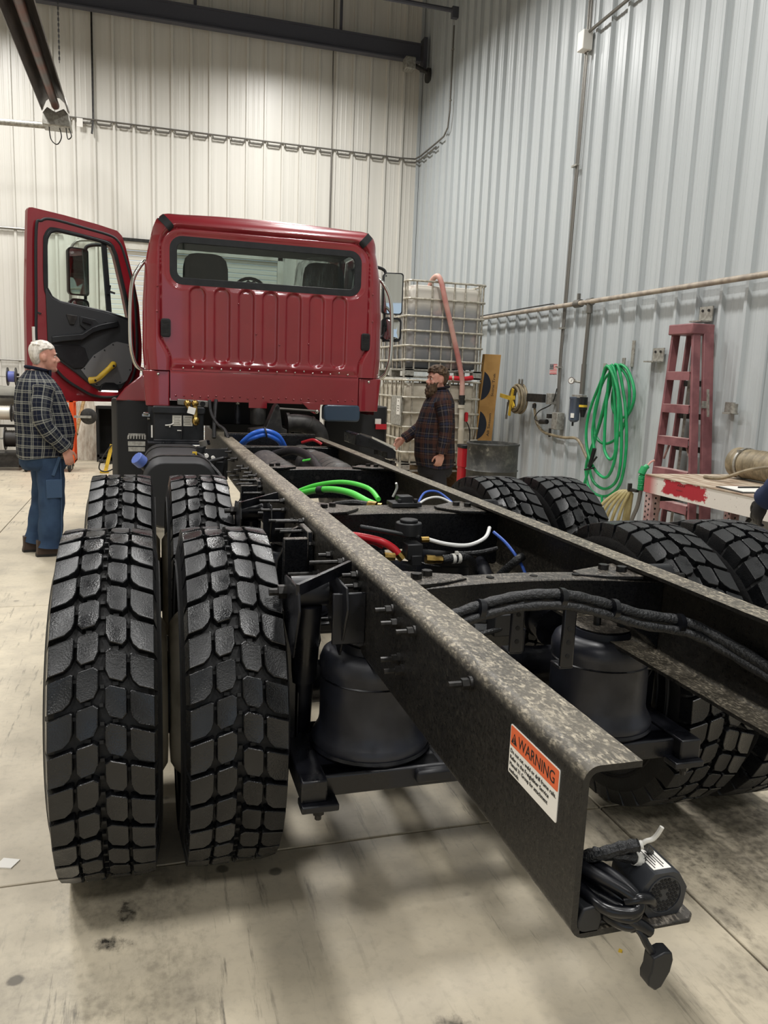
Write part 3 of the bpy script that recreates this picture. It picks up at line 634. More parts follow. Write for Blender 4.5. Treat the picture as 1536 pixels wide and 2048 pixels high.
cable('red_air_hose', [(-.34, 2.05, .93), (-.25, 1.93, .945), (-.17, 1.88, .935), (-.12, 1.87, .91), (-.095, 1.86, .885)], .0145, 'red_hose', n=10)
cable('red_line', [(-.28, 1.95, .91), (-.2, 1.9, .925), (-.15, 1.9, .905)], .006, 'red_hose', k=4)
obj('brass_fitting', MB().cyl((-.1, 1.86, .89), (-.083, 1.855, .87), .017, n=8).cyl((-.16, 1.84, .885), (-.12, 1.84, .882), .015, n=8), 'brass', T)
obj('brass_fitting', MB().cyl((-.005, 1.82, .875), (.03, 1.82, .872), .017, n=8).cyl((.03, 1.82, .872), (.06, 1.82, .871), .014, n=8).cyl((-.02, 1.84, .945), (.01, 1.84, .945), .011, n=8), 'brass', T)
obj('relay_valve', MB().box((-.045, 1.86, .90), (.06, .07, .06)).cyl((-.05, 1.9, .95), (-.05, 1.9, 1.0), .05, n=16).cyl((-.05, 1.9, 1.0), (-.05, 1.9, 1.012), .035, n=12).box((-.04, 1.84, .87), (.04, .05, .04)).cyl((-.24, 1.9, .985), (-.02, 1.86, .95), .01, n=8), 'black_plastic', T, bev=.004)
cable('white_line', [(.01, 1.84, .945), (.08, 1.83, .928), (.17, 1.84, .92), (.25, 1.87, .94), (.29, 1.92, .97)], .0075, 'white_line', n=8)
h_ = cable('black_hose', [(.06, 1.82, .871), (.12, 1.83, .872), (.18, 1.86, .865), (.22, 1.9, .82), (.235, 1.93, .74), (.235, 1.95, .62)], .018, 'loom', n=12)
obj('cable_tie', MB().cyl((.10, 1.827, .872), (.113, 1.828, .872), .02, n=12).cyl((.122, 1.83, .872), (.135, 1.832, .872), .02, n=12).box((.118, 1.822, .895), (.012, .012, .012)), 'cable_tie', h_)
cable('black_hose', [(.13, 1.85, .885), (.22, 1.86, .885), (.3, 1.86, .9)], .009, 'loom')
cable('black_hose', [(.34, 1.72, .90), (.31, 1.72, .88), (.27, 1.78, .8), (.25, 1.85, .68)], .016, 'loom', n=10)
cable('blue_line', [(.28, 1.86, .965), (.31, 1.8, .93), (.335, 1.72, .87), (.34, 1.65, .80)], .006, 'blue_line')
# main harness across the tail and along the far rail
hp_ = [(-.40, .9, .93), (-.3, .87, .955), (-.21, .86, .985), (-.12, .84, 1.01), (-.02, .81, 1.02), (.08, .8, 1.0), (.2, .79, .965), (.32, .77, .945), (.385, .7, .915), (.4, .5, .89), (.405, .2, .87), (.405, .03, .86)]
mh = cable('main_harness', hp_, .0145, 'loom', n=10, rr=.07)
cable('harness_branch', [(x-.005, y-.018, z-.022) for x, y, z in hp_], .011, 'loom', mh, n=10, rr=.1)
for i, (x, y, z) in enumerate(((-.21, .86, .985), (-.02, .81, 1.02), (.12, .795, .99), (.3, .775, .95))):
    obj('harness_clamp', MB().cyl((x-.007, y-.006, z-.006), (x+.007, y-.006, z-.008), .026, n=14), 'black_gloss', mh)
for x, y, z0, z1 in ((-.105, .86, .86, .99), (.0, .79, .84, 1.0)):
    sd = obj('harness_stand', MB().box((x, y, (z0+z1)/2), (.036, .012, z1-z0)).box((x, y+.02, z0), (.04, .05, .008)), 'black_gloss', T, bev=.004)
    for k in range(3): obj('slot_hole', MB().cyl((x, y-.0075, z0+.03+.035*k), (x, y-.006, z0+.03+.035*k), .006, n=8), 'dark_void', sd)
obj('height_valve', MB().box((.06, 1.27, .80), (.09, .06, .07)).cyl((.02, 1.3, .8), (-.1, 1.4, .78), .012, n=8), 'black_plastic', T, bev=.006)
cable('valve_line', [(-.05, 1.25, .8), (-.12, 1.22, .83), (-.16, 1.2, .8), (-.12, 1.2, .76), (-.05, 1.22, .78), (.05, 1.25, .79)], .008, 'loom')
obj('torque_rod', MB().cyl((-.1, 1.35, .74), (-.3, 2.05, .8), .03, n=14).cyl((.1, 1.35, .74), (.32, 2.05, .8), .03, n=14).box((0, 1.35, .73), (.3, .12, .08)), 'black_gloss', T, bev=.006)
# ---------------------------------------------------------------- cab
CB = 6.0
WT = [(1.2, .985), (1.5, 1.008), (1.7, 1.022), (2.08, 1.018), (2.37, .997), (2.55, .962), (2.66, .932), (2.72, .905), (2.765, .86), (2.785, .80)]
def hw(z):
    for (a, wa), (b, wb_) in zip(WT, WT[1:]):
        if z <= b: t = max(0, (z-a)/(b-a)); return wa+(wb_-wa)*t
    return WT[-1][1]
sst = lambda a, b, x: (lambda t: t*t*(3-2*t))(min(1, max(0, (x-a)/(b-a))))
def sd_rr(x, z, cx, cz, hx, hz, r):
    qx, qz = abs(x-cx)-hx+r, abs(z-cz)-hz+r
    return math.hypot(max(qx, 0), max(qz, 0))+min(max(qx, qz), 0)-r
WIN = (0, 2.415, .80, .187, .10)
RIBX = [-.584+.2003*i for i in range(7)]
def back_y(x, z):
    y = CB; d = hw(min(z, 2.6))-abs(x); dx = max(0, .11-d); dz = max(0, z-2.675)
    t = min(1, math.hypot(dx, dz)/.112); y += .112*(1-math.sqrt(max(0, 1-t*t)))
    for rx in RIBX:
        if abs(x-rx) < .1:
            s = sd_rr(x, z, rx, 1.91, .062, .302, .058); y += .024*sst(.011, -.011, s)
    # seam between the panel and the corner posts
    xs_ = .80+.075*sst(1.62, 1.82, z)
    s = max(abs(x)-xs_, z-2.668) if z < 2.5 else sd_rr(x, z, 0, 1.9, .875, .768, .17)
    y -= .022*sst(.0, .03, s)*(1-t)
    if abs(s) < .008: y += .010*(1-abs(s)/.008)
    y -= .009*math.exp(-((z-1.585)/.03)**2)*sst(.03, -.04, abs(x)-.79)
    if z < 1.54 and abs(x) < .80: y -= .004
    s = sd_rr(x, z, *WIN); 
    if s < .05: y += .009*sst(.05, .0, s)
    return y
nb = MB()
nb.grid(lambda u, v: (lambda z: (lambda x: (x, back_y(x, z), z))((2*u-1)*hw(z)))(1.53+1.255*v), 340, 190, lambda u, v: sd_rr((2*u-1)*hw(1.53+1.255*v), 1.53+1.255*v, *WIN) < -.012)
nb.grid(lambda u, v: ((2*u-1)*.805, CB-.004+(.006 if v > .97 else 0), 1.288+.248*v), 60, 12)
nb.box((0, CB+.02, 1.29), (1.61, .045, .012))
cab = obj('cab_back_panel', nb, 'red_paint', T, sharp=60)
# roof, rear posts, sides
ou = [(-hw(z), z) for z in [1.2+.05*i for i in range(30)]+[2.68, 2.71, 2.74, 2.765]]+[(-.80, 2.785), (-.4, 2.80), (0, 2.806)]
full = ou+[(-x, z) for x, z in reversed(ou[:-1])]
def shell(pts, ys, inset=lambda y: 0):
    return [[(x*(1-inset(y)), y, z-max(0, z-2.5)*inset(y)*.3) for x, z in pts] for y in ys]
rp = [p for p in full if p[1] > 2.6]
ex_ = MB(); ex_.loft([[(x*.93, CB+.05, z-.035) for x, z in rp], [(x*.985, CB+.085, z-.006) for x, z in rp]]+[[(x, y, z+.02*math.sin((y-6)/1.5*2)) for x, z in rp] for y in (6.12, 6.3, 6.7, 7.1, 7.35)]+[[(x*.97, 7.5, z-.05) for x, z in rp]], caps=False, closed=False)
obj('roof', ex_, 'red_paint', T, sharp=60)
for sx in (-1, 1):
    sp = [(sx*abs(x), z) for x, z in ou if z <= 2.66]
    a = [[(x, y, z) for x, z in sp] for y in (CB+.1, CB+.2, CB+.42)]
    a += [[(x-sx*.04, CB+.425, z) for x, z in sp], [(x-sx*.05, CB+.1, z) for x, z in sp]]
    obj('rear_post', MB().loft(a, caps=False, closed=False), 'red_paint', T, sharp=50)
    # front post, cowl
    obj('front_post', MB().loft([[(sx*(.99-.03*t), 7.62-.36*t+dy, 1.95+.75*t) for dy in (0, .1)]+[(sx*(.93-.03*t), 7.62-.36*t+dy, 1.95+.75*t) for dy in (.1, 0)] for t in (0, .5, 1)]), 'red_paint', T)
    obj('cowl_side', MB().box((sx*.99, 7.45, 1.6), (.05, .5, .75)), 'red_paint', T, bev=.02)
    # corner skirt boxes
    sk = MB().loft([[(sx*.808, CB+.012, z), (sx*.815, CB-.006, z), (sx*.95, CB-.006, z), (sx*(1.0+.02*k), CB+.03, z), (sx*(1.01+.02*k), CB+.42, z), (sx*.808, CB+.42, z)] for k, z in ((0, 1.235), (1, 1.525))])
    so = obj('corner_skirt', sk, 'red_paint', T, bev=.006)
    obj('screw', MB().sph((sx*.9, CB-.008, 1.497), (.012, .008, .012), 10, 6), 'chrome', so)
    # chrome grab handle
    hp = [(sx*.99, CB+.11, 2.40), (sx*1.03, CB+.09, 2.36), (sx*1.09, CB+.07, 2.24), (sx*1.112, CB+.06, 2.05), (sx*1.115, CB+.06, 1.75), (sx*1.09, CB+.08, 1.6), (sx*1.05, CB+.1, 1.54), (sx*1.0, CB+.12, 1.525)]
    obj('grab_handle', MB().tube(cat(hp, 6), .0165, 12), 'chrome', T)
    # tape strips over the roof corner joints
    tp = [(sx*(.785+.088*k/8), 2.65+.093*k/8) for k in range(9)]
    A = []
    for x, z in tp:
        n_ = V((.7*sx, 0, .7)); y = back_y(x, z)-.012
        A.append([(x-.03*sx*.7, y+(.004), z+.03*.7), (x+.03*sx*.7, y+.004, z-.03*.7), (x+.03*sx*.7, y, z-.03*.7), (x-.03*sx*.7, y, z+.03*.7)])
    obj('tape_strip', MB().loft(A), 'black_matte', T, label='black tape strip on the roof corner')
    vt = obj('air_vent', MB().prism(rrect(.078, .148, .02, cx=sx*.838+(.0 if sx < 0 else .018), cy=1.872-(.0 if sx < 0 else .03)), 'Y', CB-.02, CB), 'black_matte', T, bev=.004)
    cx_, cz_ = sx*.838+(0 if sx < 0 else .018), 1.872-(0 if sx < 0 else .03)
    for k in range(11): obj('louvre', MB().box((cx_, CB-.022, cz_-.058+k*.0116), (.06, .008, .005)), 'steel_dark', vt)
# rivets
rv = obj('rivet', MB().sph((-.76, CB-.005, 1.325), (.009, .007, .009), 8, 5), 'red_paint', cab)
for k in range(1, 24): dup(rv, (k*.066, 0, (k % 3-1)*.006))
rw = obj('screw', MB().sph((-.7, CB-.012, 1.553), (.008, .007, .008), 8, 5), 'chrome', cab)
for k in range(1, 19): dup(rw, (k*.078, .0, .012*(k % 2)))
for x, z in ((-.9, 2.2), (.905, 2.25), (-.905, 2.0), (.91, 2.02), (-.1, 1.86), (.1, 1.78), (.35, 1.8), (-.25, 2.1)): dup(rv, (x+.76, back_y(x, z)-CB+.002, z-1.325))
# rear window
m, g = node_mat('tinted_glass', .03)
tr = g.new('BsdfTransparent'); tr.inputs[0].default_value = (.58, .63, .62, 1); gl = g.new('BsdfGlossy'); gl.inputs['Roughness'].default_value = .02
fr = g.new('Fresnel'); fr.inputs[0].default_value = 1.5; mxs = g.new('MixShader')
g.L.new(fr.outputs[0], mxs.inputs[0]); g.L.new(tr.outputs[0], mxs.inputs[1]); g.L.new(gl.outputs[0], mxs.inputs[2]); g.L.new(mxs.outputs[0], g.N['Material Output'].inputs[0])
m, g = node_mat('clear_glass', .03)
tr = g.new('BsdfTransparent'); tr.inputs[0].default_value = (.88, .93, .9, 1); gl = g.new('BsdfGlossy'); gl.inputs['Roughness'].default_value = .02
fr = g.new('Fresnel'); fr.inputs[0].default_value = 1.45; mxs = g.new('MixShader')
g.L.new(fr.outputs[0], mxs.inputs[0]); g.L.new(tr.outputs[0], mxs.inputs[1]); g.L.new(gl.outputs[0], mxs.inputs[2]); g.L.new(mxs.outputs[0], g.N['Material Output'].inputs[0])
wn = obj('rear_window', MB().prism(rrect(1.52, .30, .06, cx=0, cy=2.418), 'Y', CB+.016, CB+.02), 'tinted_glass', T)
obj('window_seal', MB().ring(rrect(1.608, .382, .103, 6, cx=0, cy=2.415), rrect(1.49, .272, .05, 6, cx=0, cy=2.417), 'Y', CB+.008, CB+.03), 'black_plastic', wn, label='wide black rubber window seal', bev=.003)
# cab inside
mat('headliner', '#47484a', .85); mat('interior', '#2c2d2f', .7); mat('seat_cloth', '#56595a', .85, bump=.1, bs=300)
obj('headliner', MB().box((0, 6.72, 2.70), (1.8, 1.3, .02)).box((0, 6.1, 2.64), (1.8, .05, .1)), 'headliner', T, label='grey cloth headliner')
obj('cab_floor', MB().box((0, 6.75, 1.4), (1.9, 1.4, .05)).box((0, CB+.06, 1.75), (1.9, .04, .9)), 'interior', T)
obj('dashboard', MB().box((0, 7.4, 1.95), (1.85, .4, .45)), 'interior', T, bev=.05)
ws = obj('windshield', MB().loft([[(-.94, 7.62, 2.1), (.94, 7.62, 2.1)], [(-.9, 7.33, 2.72), (.9, 7.33, 2.72)]], caps=False, closed=False), 'clear_glass', T)
obj('front_wall', MB().box((0, 7.68, 1.7), (1.9, .1, .8)), 'red_paint', T)
for cx, lb in ((-.49, None), (.56, None)):
    sw = .2
    st = obj('cab_seat', MB().loft([[(cx-sw*k, 6.42+dy, z), (cx-sw*k*.7, 6.37+dy, z), (cx+sw*k*.7, 6.37+dy, z), (cx+sw*k, 6.42+dy, z), (cx+sw*k*.7, 6.5+dy, z), (cx-sw*k*.7, 6.5+dy, z)] for k, z, dy in ((1.15, 1.75, .12), (1.15, 2.1, .05), (1.0, 2.3, .02), (.98, 2.42, 0), (.9, 2.49, .005), (.7, 2.53, .02), (.5, 2.54, .03))]), 'seat_cloth', T, bev=.012, label='high backed grey seat' )
m, g = node_mat('plastic_film', .15)
tr = g.new('BsdfTransparent'); gl = g.new('BsdfGlossy'); gl.inputs['Roughness'].default_value = .12; gl.inputs[0].default_value = (.9, .92, .93, 1)
P = g.obj(); wv = g.noise(g.mapping(P, (30, 30, 5), rot=(0, .5, 0)), 1, 4, .6); mxs = g.new('MixShader'); g.L.new(g.ramp(wv, .42, .68, .08, .55), mxs.inputs[0])
g.L.new(tr.outputs[0], mxs.inputs[1]); g.L.new(gl.outputs[0], mxs.inputs[2]); g.L.new(mxs.outputs[0], g.N['Material Output'].inputs[0])
bmp = g.new('Bump'); bmp.inputs['Strength'].default_value = 1; bmp.inputs['Distance'].default_value = .03; g.L.new(wv, bmp.inputs['Height']); g.L.new(bmp.outputs[0], gl.inputs['Normal'])
fm = MB()
rnd = random.Random(3)
fm.loft([[(.56+k*.27*math.cos(a)*(1+.05*math.sin(9*a+i)), 6.43+.13*math.sin(a)*(1+.1*math.sin(7*a)), z) for a in [2*math.pi*j/40 for j in range(40)]] for i, (k, z) in enumerate(((1.25, 2.0), (1.18, 2.2), (1.0, 2.34), (.95, 2.46), (.85, 2.53), (.55, 2.575)))])
obj('plastic_cover', fm, 'plastic_film', st, label='clear plastic cover over the right seat')
obj('steering_wheel', MB().tube([(-.02+.17*math.cos(a), 7.12, 2.27+.17*math.sin(a)) for a in [2*math.pi*i/24 for i in range(24)]], .016, 8, closed=True).box((-.02, 7.14, 2.27), (.1, .06, .16)), 'interior', T)
obj('dash_pod', MB().loft([[(-.02+x*k, 7.05+.03*i, 2.2+z*k) for x, z in ((-.12, 0), (-.09, .16), (-.03, .215), (.0, .2), (.03, .215), (.09, .16), (.12, 0))] for i, k in ((0, 1), (3, 1))]), 'headliner', T)
# right door and its glass, seen through the cab
obj('right_door', MB().ring([(6.42, 1.3), (7.55, 1.3), (7.55, 2.1), (7.3, 2.68), (6.42, 2.68)], [(6.5, 2.08), (7.45, 2.0), (7.4, 2.15), (7.22, 2.6), (6.5, 2.6)], 'X', .975, 1.0), 'red_paint', T)
obj('right_door_glass', MB().prism([(6.5, 2.08), (7.45, 2.0), (7.4, 2.15), (7.22, 2.6), (6.5, 2.6)], 'X', .985, .988), 'clear_glass', T)
# ---- open left door, in its own plane: s from the hinge to the free edge, t the height
HN = V((-1.03, 7.2, 0)); ED = V((-.91546, -.4024, 0)); ND = V((.4024, -.91546, 0))   # ND points back to the tail
def dp(s, t, n=0): return HN+ED*s+V((0, 0, t))+ND*n
def dprism(poly, n0, n1): 
    return MB().loft([[dp(s, t, n) for s, t in poly] for n in (n0, n1)])
def dring(po, pi, n0, n1):
    return MB().loft([[dp(s, t, n) for s, t in q] for q, n in ((po, n0), (po, n1), (pi, n1), (pi, n0), (po, n0))], False)
def resamp(poly, n=72):
    P = [V((a, b)) for a, b in poly]; L = [0]
    for i in range(len(P)): L.append(L[-1]+(P[(i+1) % len(P)]-P[i]).length)
    o = []
    for k in range(n):
        d = L[-1]*k/n; i = max(j for j in range(len(P)) if L[j] <= d+1e-9); t = (d-L[i])/(L[i+1]-L[i]); q = P[i]+(P[(i+1) % len(P)]-P[i])*t; o.append((q.x, q.y))
    return o
outp = [(1.04, 2.08), (1.055, 1.25), (1.03, 1.222), (.26, 1.215), (.2, 1.235), (.03, 1.42), (.0, 1.6), (-.005, 1.76), (.02, 2.13), (.06, 2.33), (.14, 2.64), (.175, 2.74), (.22, 2.778), (.4, 2.808), (.70, 2.842), (.98, 2.865), (1.0, 2.85), (1.015, 2.6)]
gls = [(.878, 2.2), (.872, 2.56), (.86, 2.63), (.83, 2.68), (.78, 2.70), (.56, 2.683), (.34, 2.655), (.285, 2.632), (.25, 2.56), (.17, 2.22), (.122, 1.975), (.33, 2.03), (.76, 2.085), (.835, 2.12)]
kc = lambda q, k=5: [(p.x, p.y) for p in cat([(a, b, 0) for a, b in q], k, True)]
gk = kc(gls, 5)
# start both loops at matching corners so the ring stays clean
O = resamp(outp[4:]+outp[:4], 96); G_ = resamp(gls[10:]+gls[:10], 96)
import itertools
def match(po, pi):
    # pair the points of two loops by angle about the inner loop's middle
    cx = sum(p[0] for p in pi)/len(pi); cy = sum(p[1] for p in pi)/len(pi); o = []
    for p in pi:
        d = V((p[0]-cx, p[1]-cy)).normalized(); best = None
        for i in range(len(po)):
            a, b_ = V(po[i])-V((cx, cy)), V(po[(i+1) % len(po)])-V((cx, cy)); e = b_-a; den = d.x*e.y-d.y*e.x
            if abs(den) < 1e-9: continue
            t = (a.x*e.y-a.y*e.x)/den; u = (a.x*d.y-a.y*d.x)/den
            if t > 0 and -1e-6 <= u <= 1+1e-6 and (best is None or t > best): best = t
        o.append((cx+d.x*best, cy+d.y*best))
    return o
G_ = resamp(gls, 160); O = match(outp, G_)
D = obj('cab_door', dring(O, [(a, b) for a, b in G_], -.09, -.02), 'red_paint', T, label='open red door', sharp=35)
inn = [(.965, 2.05), (.97, 1.72), (.9, 1.62), (.76, 1.44), (.6, 1.33), (.47, 1.27), (.3, 1.262), (.2, 1.3), (.1, 1.46), (.06, 1.7), (.07, 2.1), (.1, 2.33), (.18, 2.60), (.225, 2.68), (.3, 2.722), (.5, 2.75), (.8, 2.785), (.9, 2.76), (.945, 2.68)]
ip = [(.925, 2.05), (.93, 1.74), (.87, 1.66), (.73, 1.48), (.58, 1.37), (.46, 1.31), (.3, 1.30), (.22, 1.33), (.13, 1.48), (.095, 1.7), (.1, 2.0), (.12, 2.2), (.2, 2.58), (.25, 2.65), (.32, 2.685), (.5, 2.71), (.8, 2.74), (.87, 2.72), (.905, 2.65)]
I2 = match(kc(inn, 4), G_); I3 = match(kc(ip, 4), G_)
obj('door_inner_frame', dring(I2, G_, -.02, .012), 'red_paint', D, bev=.006, sharp=35)
obj('door_gasket', MB().tube([dp(a*.0+s, t, .008) for (a, (s, t)) in ((0, q) for q in kc([(p[0]+.0, p[1]) for p in inn], 5))], .0125, 8, closed=True), 'black_matte', D)
obj('window_seal', dring(match(kc([(p[0]+(.02 if p[0] > .5 else -.0), p[1]+(.018 if p[1] > 2.4 else 0)) for p in gls], 5), G_), [(s+(.002 if s < .5 else -.002), t) for s, t in G_], .0, .022), 'black_plastic', D)
sl = resamp(gls, 90)
obj('window_seal', MB().tube([dp(s, t, .012) for s, t in sl], .017, 8, closed=True), 'black_plastic', D)
obj('door_glass', dprism(gls, -.052, -.049), 'clear_glass', D)
obj('window_divider', MB().bar(dp(.352, 2.65, -.01), dp(.312, 2.01, -.01), .042, .03, ND), 'black_plastic', D)
obj('vent_latch', MB().bar(dp(.325, 2.2, .015), dp(.315, 2.28, .02), .02, .02, ND).bar(dp(.32, 2.225, .02), dp(.27, 2.21, .03), .016, .016, ND), 'black_plastic', D)
pnl = [(.885, 2.215), (.88, 1.72), (.80, 1.585), (.645, 1.475), (.5, 1.36), (.42, 1.315), (.31, 1.308), (.22, 1.34), (.13, 1.48), (.09, 1.72), (.105, 1.965), (.33, 2.03), (.76, 2.09), (.83, 2.12), (.86, 2.16)]
pn = obj('door_panel', dprism(pnl, .0, .03), 'interior', D, bev=.008, label='black moulded inner panel')
obj('arm_rest', MB().loft([[dp(s, t, .03), dp(s, t+.07, .03), dp(s, t+.06, .03+n), dp(s, t+.01, .03+n)] for s, t, n in ((.85, 1.72, .01), (.75, 1.74, .05), (.6, 1.76, .06), (.5, 1.83, .06), (.42, 1.86, .05), (.25, 1.9, .02))]), 'black_plastic', pn, bev=.008)
obj('door_pocket', dprism([(.86, 1.71), (.79, 1.6), (.66, 1.51), (.58, 1.52), (.53, 1.6), (.56, 1.70), (.62, 1.725)], .03, .04), 'black_plastic', pn, bev=.006)
obj('pull_recess', dprism([(.6, 1.98), (.6, 1.9), (.55, 1.86), (.44, 1.86), (.43, 1.93), (.46, 1.96)], .03, .048), 'black_matte', pn, bev=.005)
obj('inner_handle', MB().bar(dp(.58, 1.945, .055), dp(.5, 1.925, .055), .03, .014, ND).bar(dp(.46, 1.88, .05), dp(.36, 1.935, .05), .03, .014, ND), 'black_plastic', pn)
obj('switch_pad', MB().prism([(0, 0)]*3, 'Z', 0, 0) if False else dprism([(.72, 1.99), (.69, 1.9), (.65, 1.9), (.62, 1.98)], .03, .042), 'steel_dark', pn, bev=.004)
mat('kick_grey', '#6b6b6c', .55)
kp = obj('kick_plate', dprism([(.60, 1.505), (.565, 1.53), (.48, 1.64), (.30, 1.762), (.26, 1.775), (.13, 1.755), (.115, 1.73), (.12, 1.52), (.17, 1.42), (.23, 1.385), (.46, 1.36), (.5, 1.375)], .03, .036), 'kick_grey', pn, label='grey plate low on the door')
for s, t in ((.57, 1.515), (.475, 1.625), (.3, 1.745), (.15, 1.735), (.14, 1.52), (.24, 1.4), (.46, 1.375), (.38, 1.69)): obj('screw', MB().cyl(dp(s, t, .034), dp(s, t, .039), .007, n=8), 'black_matte', kp)
yh = obj('yellow_handle', MB().tube([dp(*q) for q in ((.525, 1.41, .04), (.5, 1.415, .065), (.46, 1.43, .075), (.35, 1.53, .075), (.32, 1.555, .065), (.3, 1.565, .04))], [.03, .029, .024, .024, .029, .03], 12), 'yellow_paint', kp, label='bright yellow pull handle')
for s, t in ((.49, 1.412), (.318, 1.55)): obj('screw', MB().cyl(dp(s, t, .08), dp(s, t, .094), .012, n=10), 'black_matte', yh)
mat('courtesy_lamp', '#fff4e4', .4, emit=9)
lm = obj('lamp_housing', dprism([(.44, 1.315), (.42, 1.375), (.38, 1.395), (.3, 1.395), (.26, 1.37), (.25, 1.315)], .03, .052), 'black_plastic', pn, bev=.005)
obj('lamp_lens', MB().box((0, 0, 0), (.15, .016, .012), Matrix.Rotation(math.atan2(ED.y, ED.x), 3, 'Z')).xf(Matrix.Translation(dp(.345, 1.316, .05))), 'courtesy_lamp', lm, label='lit white courtesy lamp')
obj('door_latch', dprism([(1.0, 1.86), (1.0, 1.73), (.975, 1.73), (.975, 1.86)], -.02, .014), 'decal_white', D)
obj('striker', MB().bar(dp(.965, 1.99, .0), dp(.93, 1.975, .02), .02, .012), 'black_matte', D)
# mirrors on both doors
def mirror(P, par, face):
    # P(s, t, n) gives points; the head hangs outside the door
    a = obj('mirror_arm', MB().tube(cat([P(.12, 2.63, -.08), P(.25, 2.66, -.2), P(.36, 2.64, -.27), P(.385, 2.57, -.27)], 5), .017, 8).tube(cat([P(.1, 1.93, -.08), P(.2, 1.94, -.2), P(.36, 1.95, -.26), P(.38, 2.05, -.26)], 5), .015, 8).tube([P(.385, 2.6, -.28), P(.385, 1.9, -.28)], .014, 8), 'black_matte', par)
    q = lambda cs, ct, w, h, r, n: [P(cs+x, ct+z, n) for x, z in rrect(w, h, r)]
    h1 = obj('mirror_housing', MB().loft([q(.45, 2.4, .12, .36, .03, -.37), q(.45, 2.4, .18, .42, .035, -.33), q(.45, 2.4, .19, .43, .03, -.262), q(.45, 2.4, .185, .425, .03, -.258)]), 'black_plastic', a)
    h2 = obj('spot_mirror_housing', MB().loft([q(.45, 2.03, .12, .18, .05, -.37), q(.45, 2.03, .18, .25, .05, -.32), q(.45, 2.03, .185, .255, .045, -.262), q(.45, 2.03, .18, .25, .045, -.258)]), 'black_plastic', a)
    obj('mirror_glass', MB().loft([q(.45, 2.4, .165, .405, .025, -.2575), q(.45, 2.4, .165, .405, .025, -.2555)]), 'mirror', h1)
    obj('mirror_glass', MB().loft([q(.45, 2.03, .15, .215, .04, -.2575), q(.45, 2.03, .10, .15, .04, -.251)]), 'mirror', h2)
mat('mirror', '#c3c8c9', .02, 1)
mirror(lambda s, t, n: dp(s+.045, t+.0, n), D, 1)
mirror(lambda s, t, n: V((1.02+s*1.08, 7.36-(n+.26)-.35*(s-.45), t+.02)), T, 1)
# ---------------------------------------------------------------- under and beside the cab
for sx in (-1, 1):
    obj('mud_guard', MB().loft([[(sx*x, y, z) for x, y in ((.66, 6.66), (1.0, 6.57), (1.15, 6.56), (1.25, 6.60), (1.30, 6.72), (1.30, 7.9), (1.26, 7.9), (1.26, 6.75), (1.21, 6.65), (1.12, 6.6), (1.0, 6.61), (.66, 6.7))] for z in (.56, .8, 1.05, 1.26)]), 'black_matte', T, bev=.01, label='black plastic mud guard')
    obj('front_tire', MB().lathe([(.28, -.12), (.4, -.15), (.5, -.13), (.52, -.1), (.525, 0), (.52, .1), (.5, .13), (.4, .15), (.28, .12)], (sx*1.02, 7.65, .525), 'X', 40, caps=False).lathe([(.0, -.05), (.28, -.08), (.28, .08), (.0, .05)], (sx*1.02, 7.65, .525), 'X', 28), 'rubber', T)
obj('firewall', MB().box((0, 6.9, 1.2), (1.3, .06, .35)).box((0, 7.2, .8), (.75, .9, .5)), 'black_matte', T)
obj('fender', MB().loft([[(-1.0, y, 1.25), (-1.26, y+.02, 1.25), (-1.18, y+.03, 1.36), (-1.05, y+.05, 1.47), (-.99, y+.06, 1.5)] for y in (6.55, 6.66)]), 'red_paint', T, bev=.01)
# fuel tank and filler cap on the left
tk = obj('fuel_tank', MB().loft([[(x, y, z) for x, z in rrect(.46*k, .44*k, .13*k, 6, cx=-.79, cy=.745)] for y, k in ((4.28, .93), (4.31, 1), (5.5, 1), (5.53, .93))]), 'black_matte', T, label='black fuel tank', bev=.004)
for y in (4.55, 5.2): obj('tank_strap', MB().ring(rrect(.475, .455, .135, 6, cx=-.79, cy=.745), rrect(.46, .44, .13, 6, cx=-.79, cy=.745), 'Y', y, y+.05), 'steel_dark', tk)
mat('cap_blue', '#5468a8', .4)
cp = obj('filler_neck', MB().cyl((-.95, 4.55, .86), (-1.03, 4.5, .935), .036, n=20), 'black_plastic', tk)
obj('filler_cap', MB().cyl((-1.02, 4.503, .925), (-1.06, 4.478, .962), .044, n=10), 'cap_blue', cp, label='blue filler cap', bev=.003)
# cab step
st = obj('cab_step', MB().box((-1.075, 5.88, .93), (.135, .02, .035)).box((-1.075, 6.1, .985), (.135, .02, .02)).box((-1.14, 5.99, .975), (.012, .22, .02)).box((-1.01, 5.99, .975), (.012, .22, .02)).box((-1.075, 5.875, .885), (.13, .015, .035)), 'galv', T, label='silver step grating')
for k in range(5): obj('tread_bar', MB().box((-1.12+.0225*k, 5.99, .978), (.009, .22, .02)), 'galv', st)
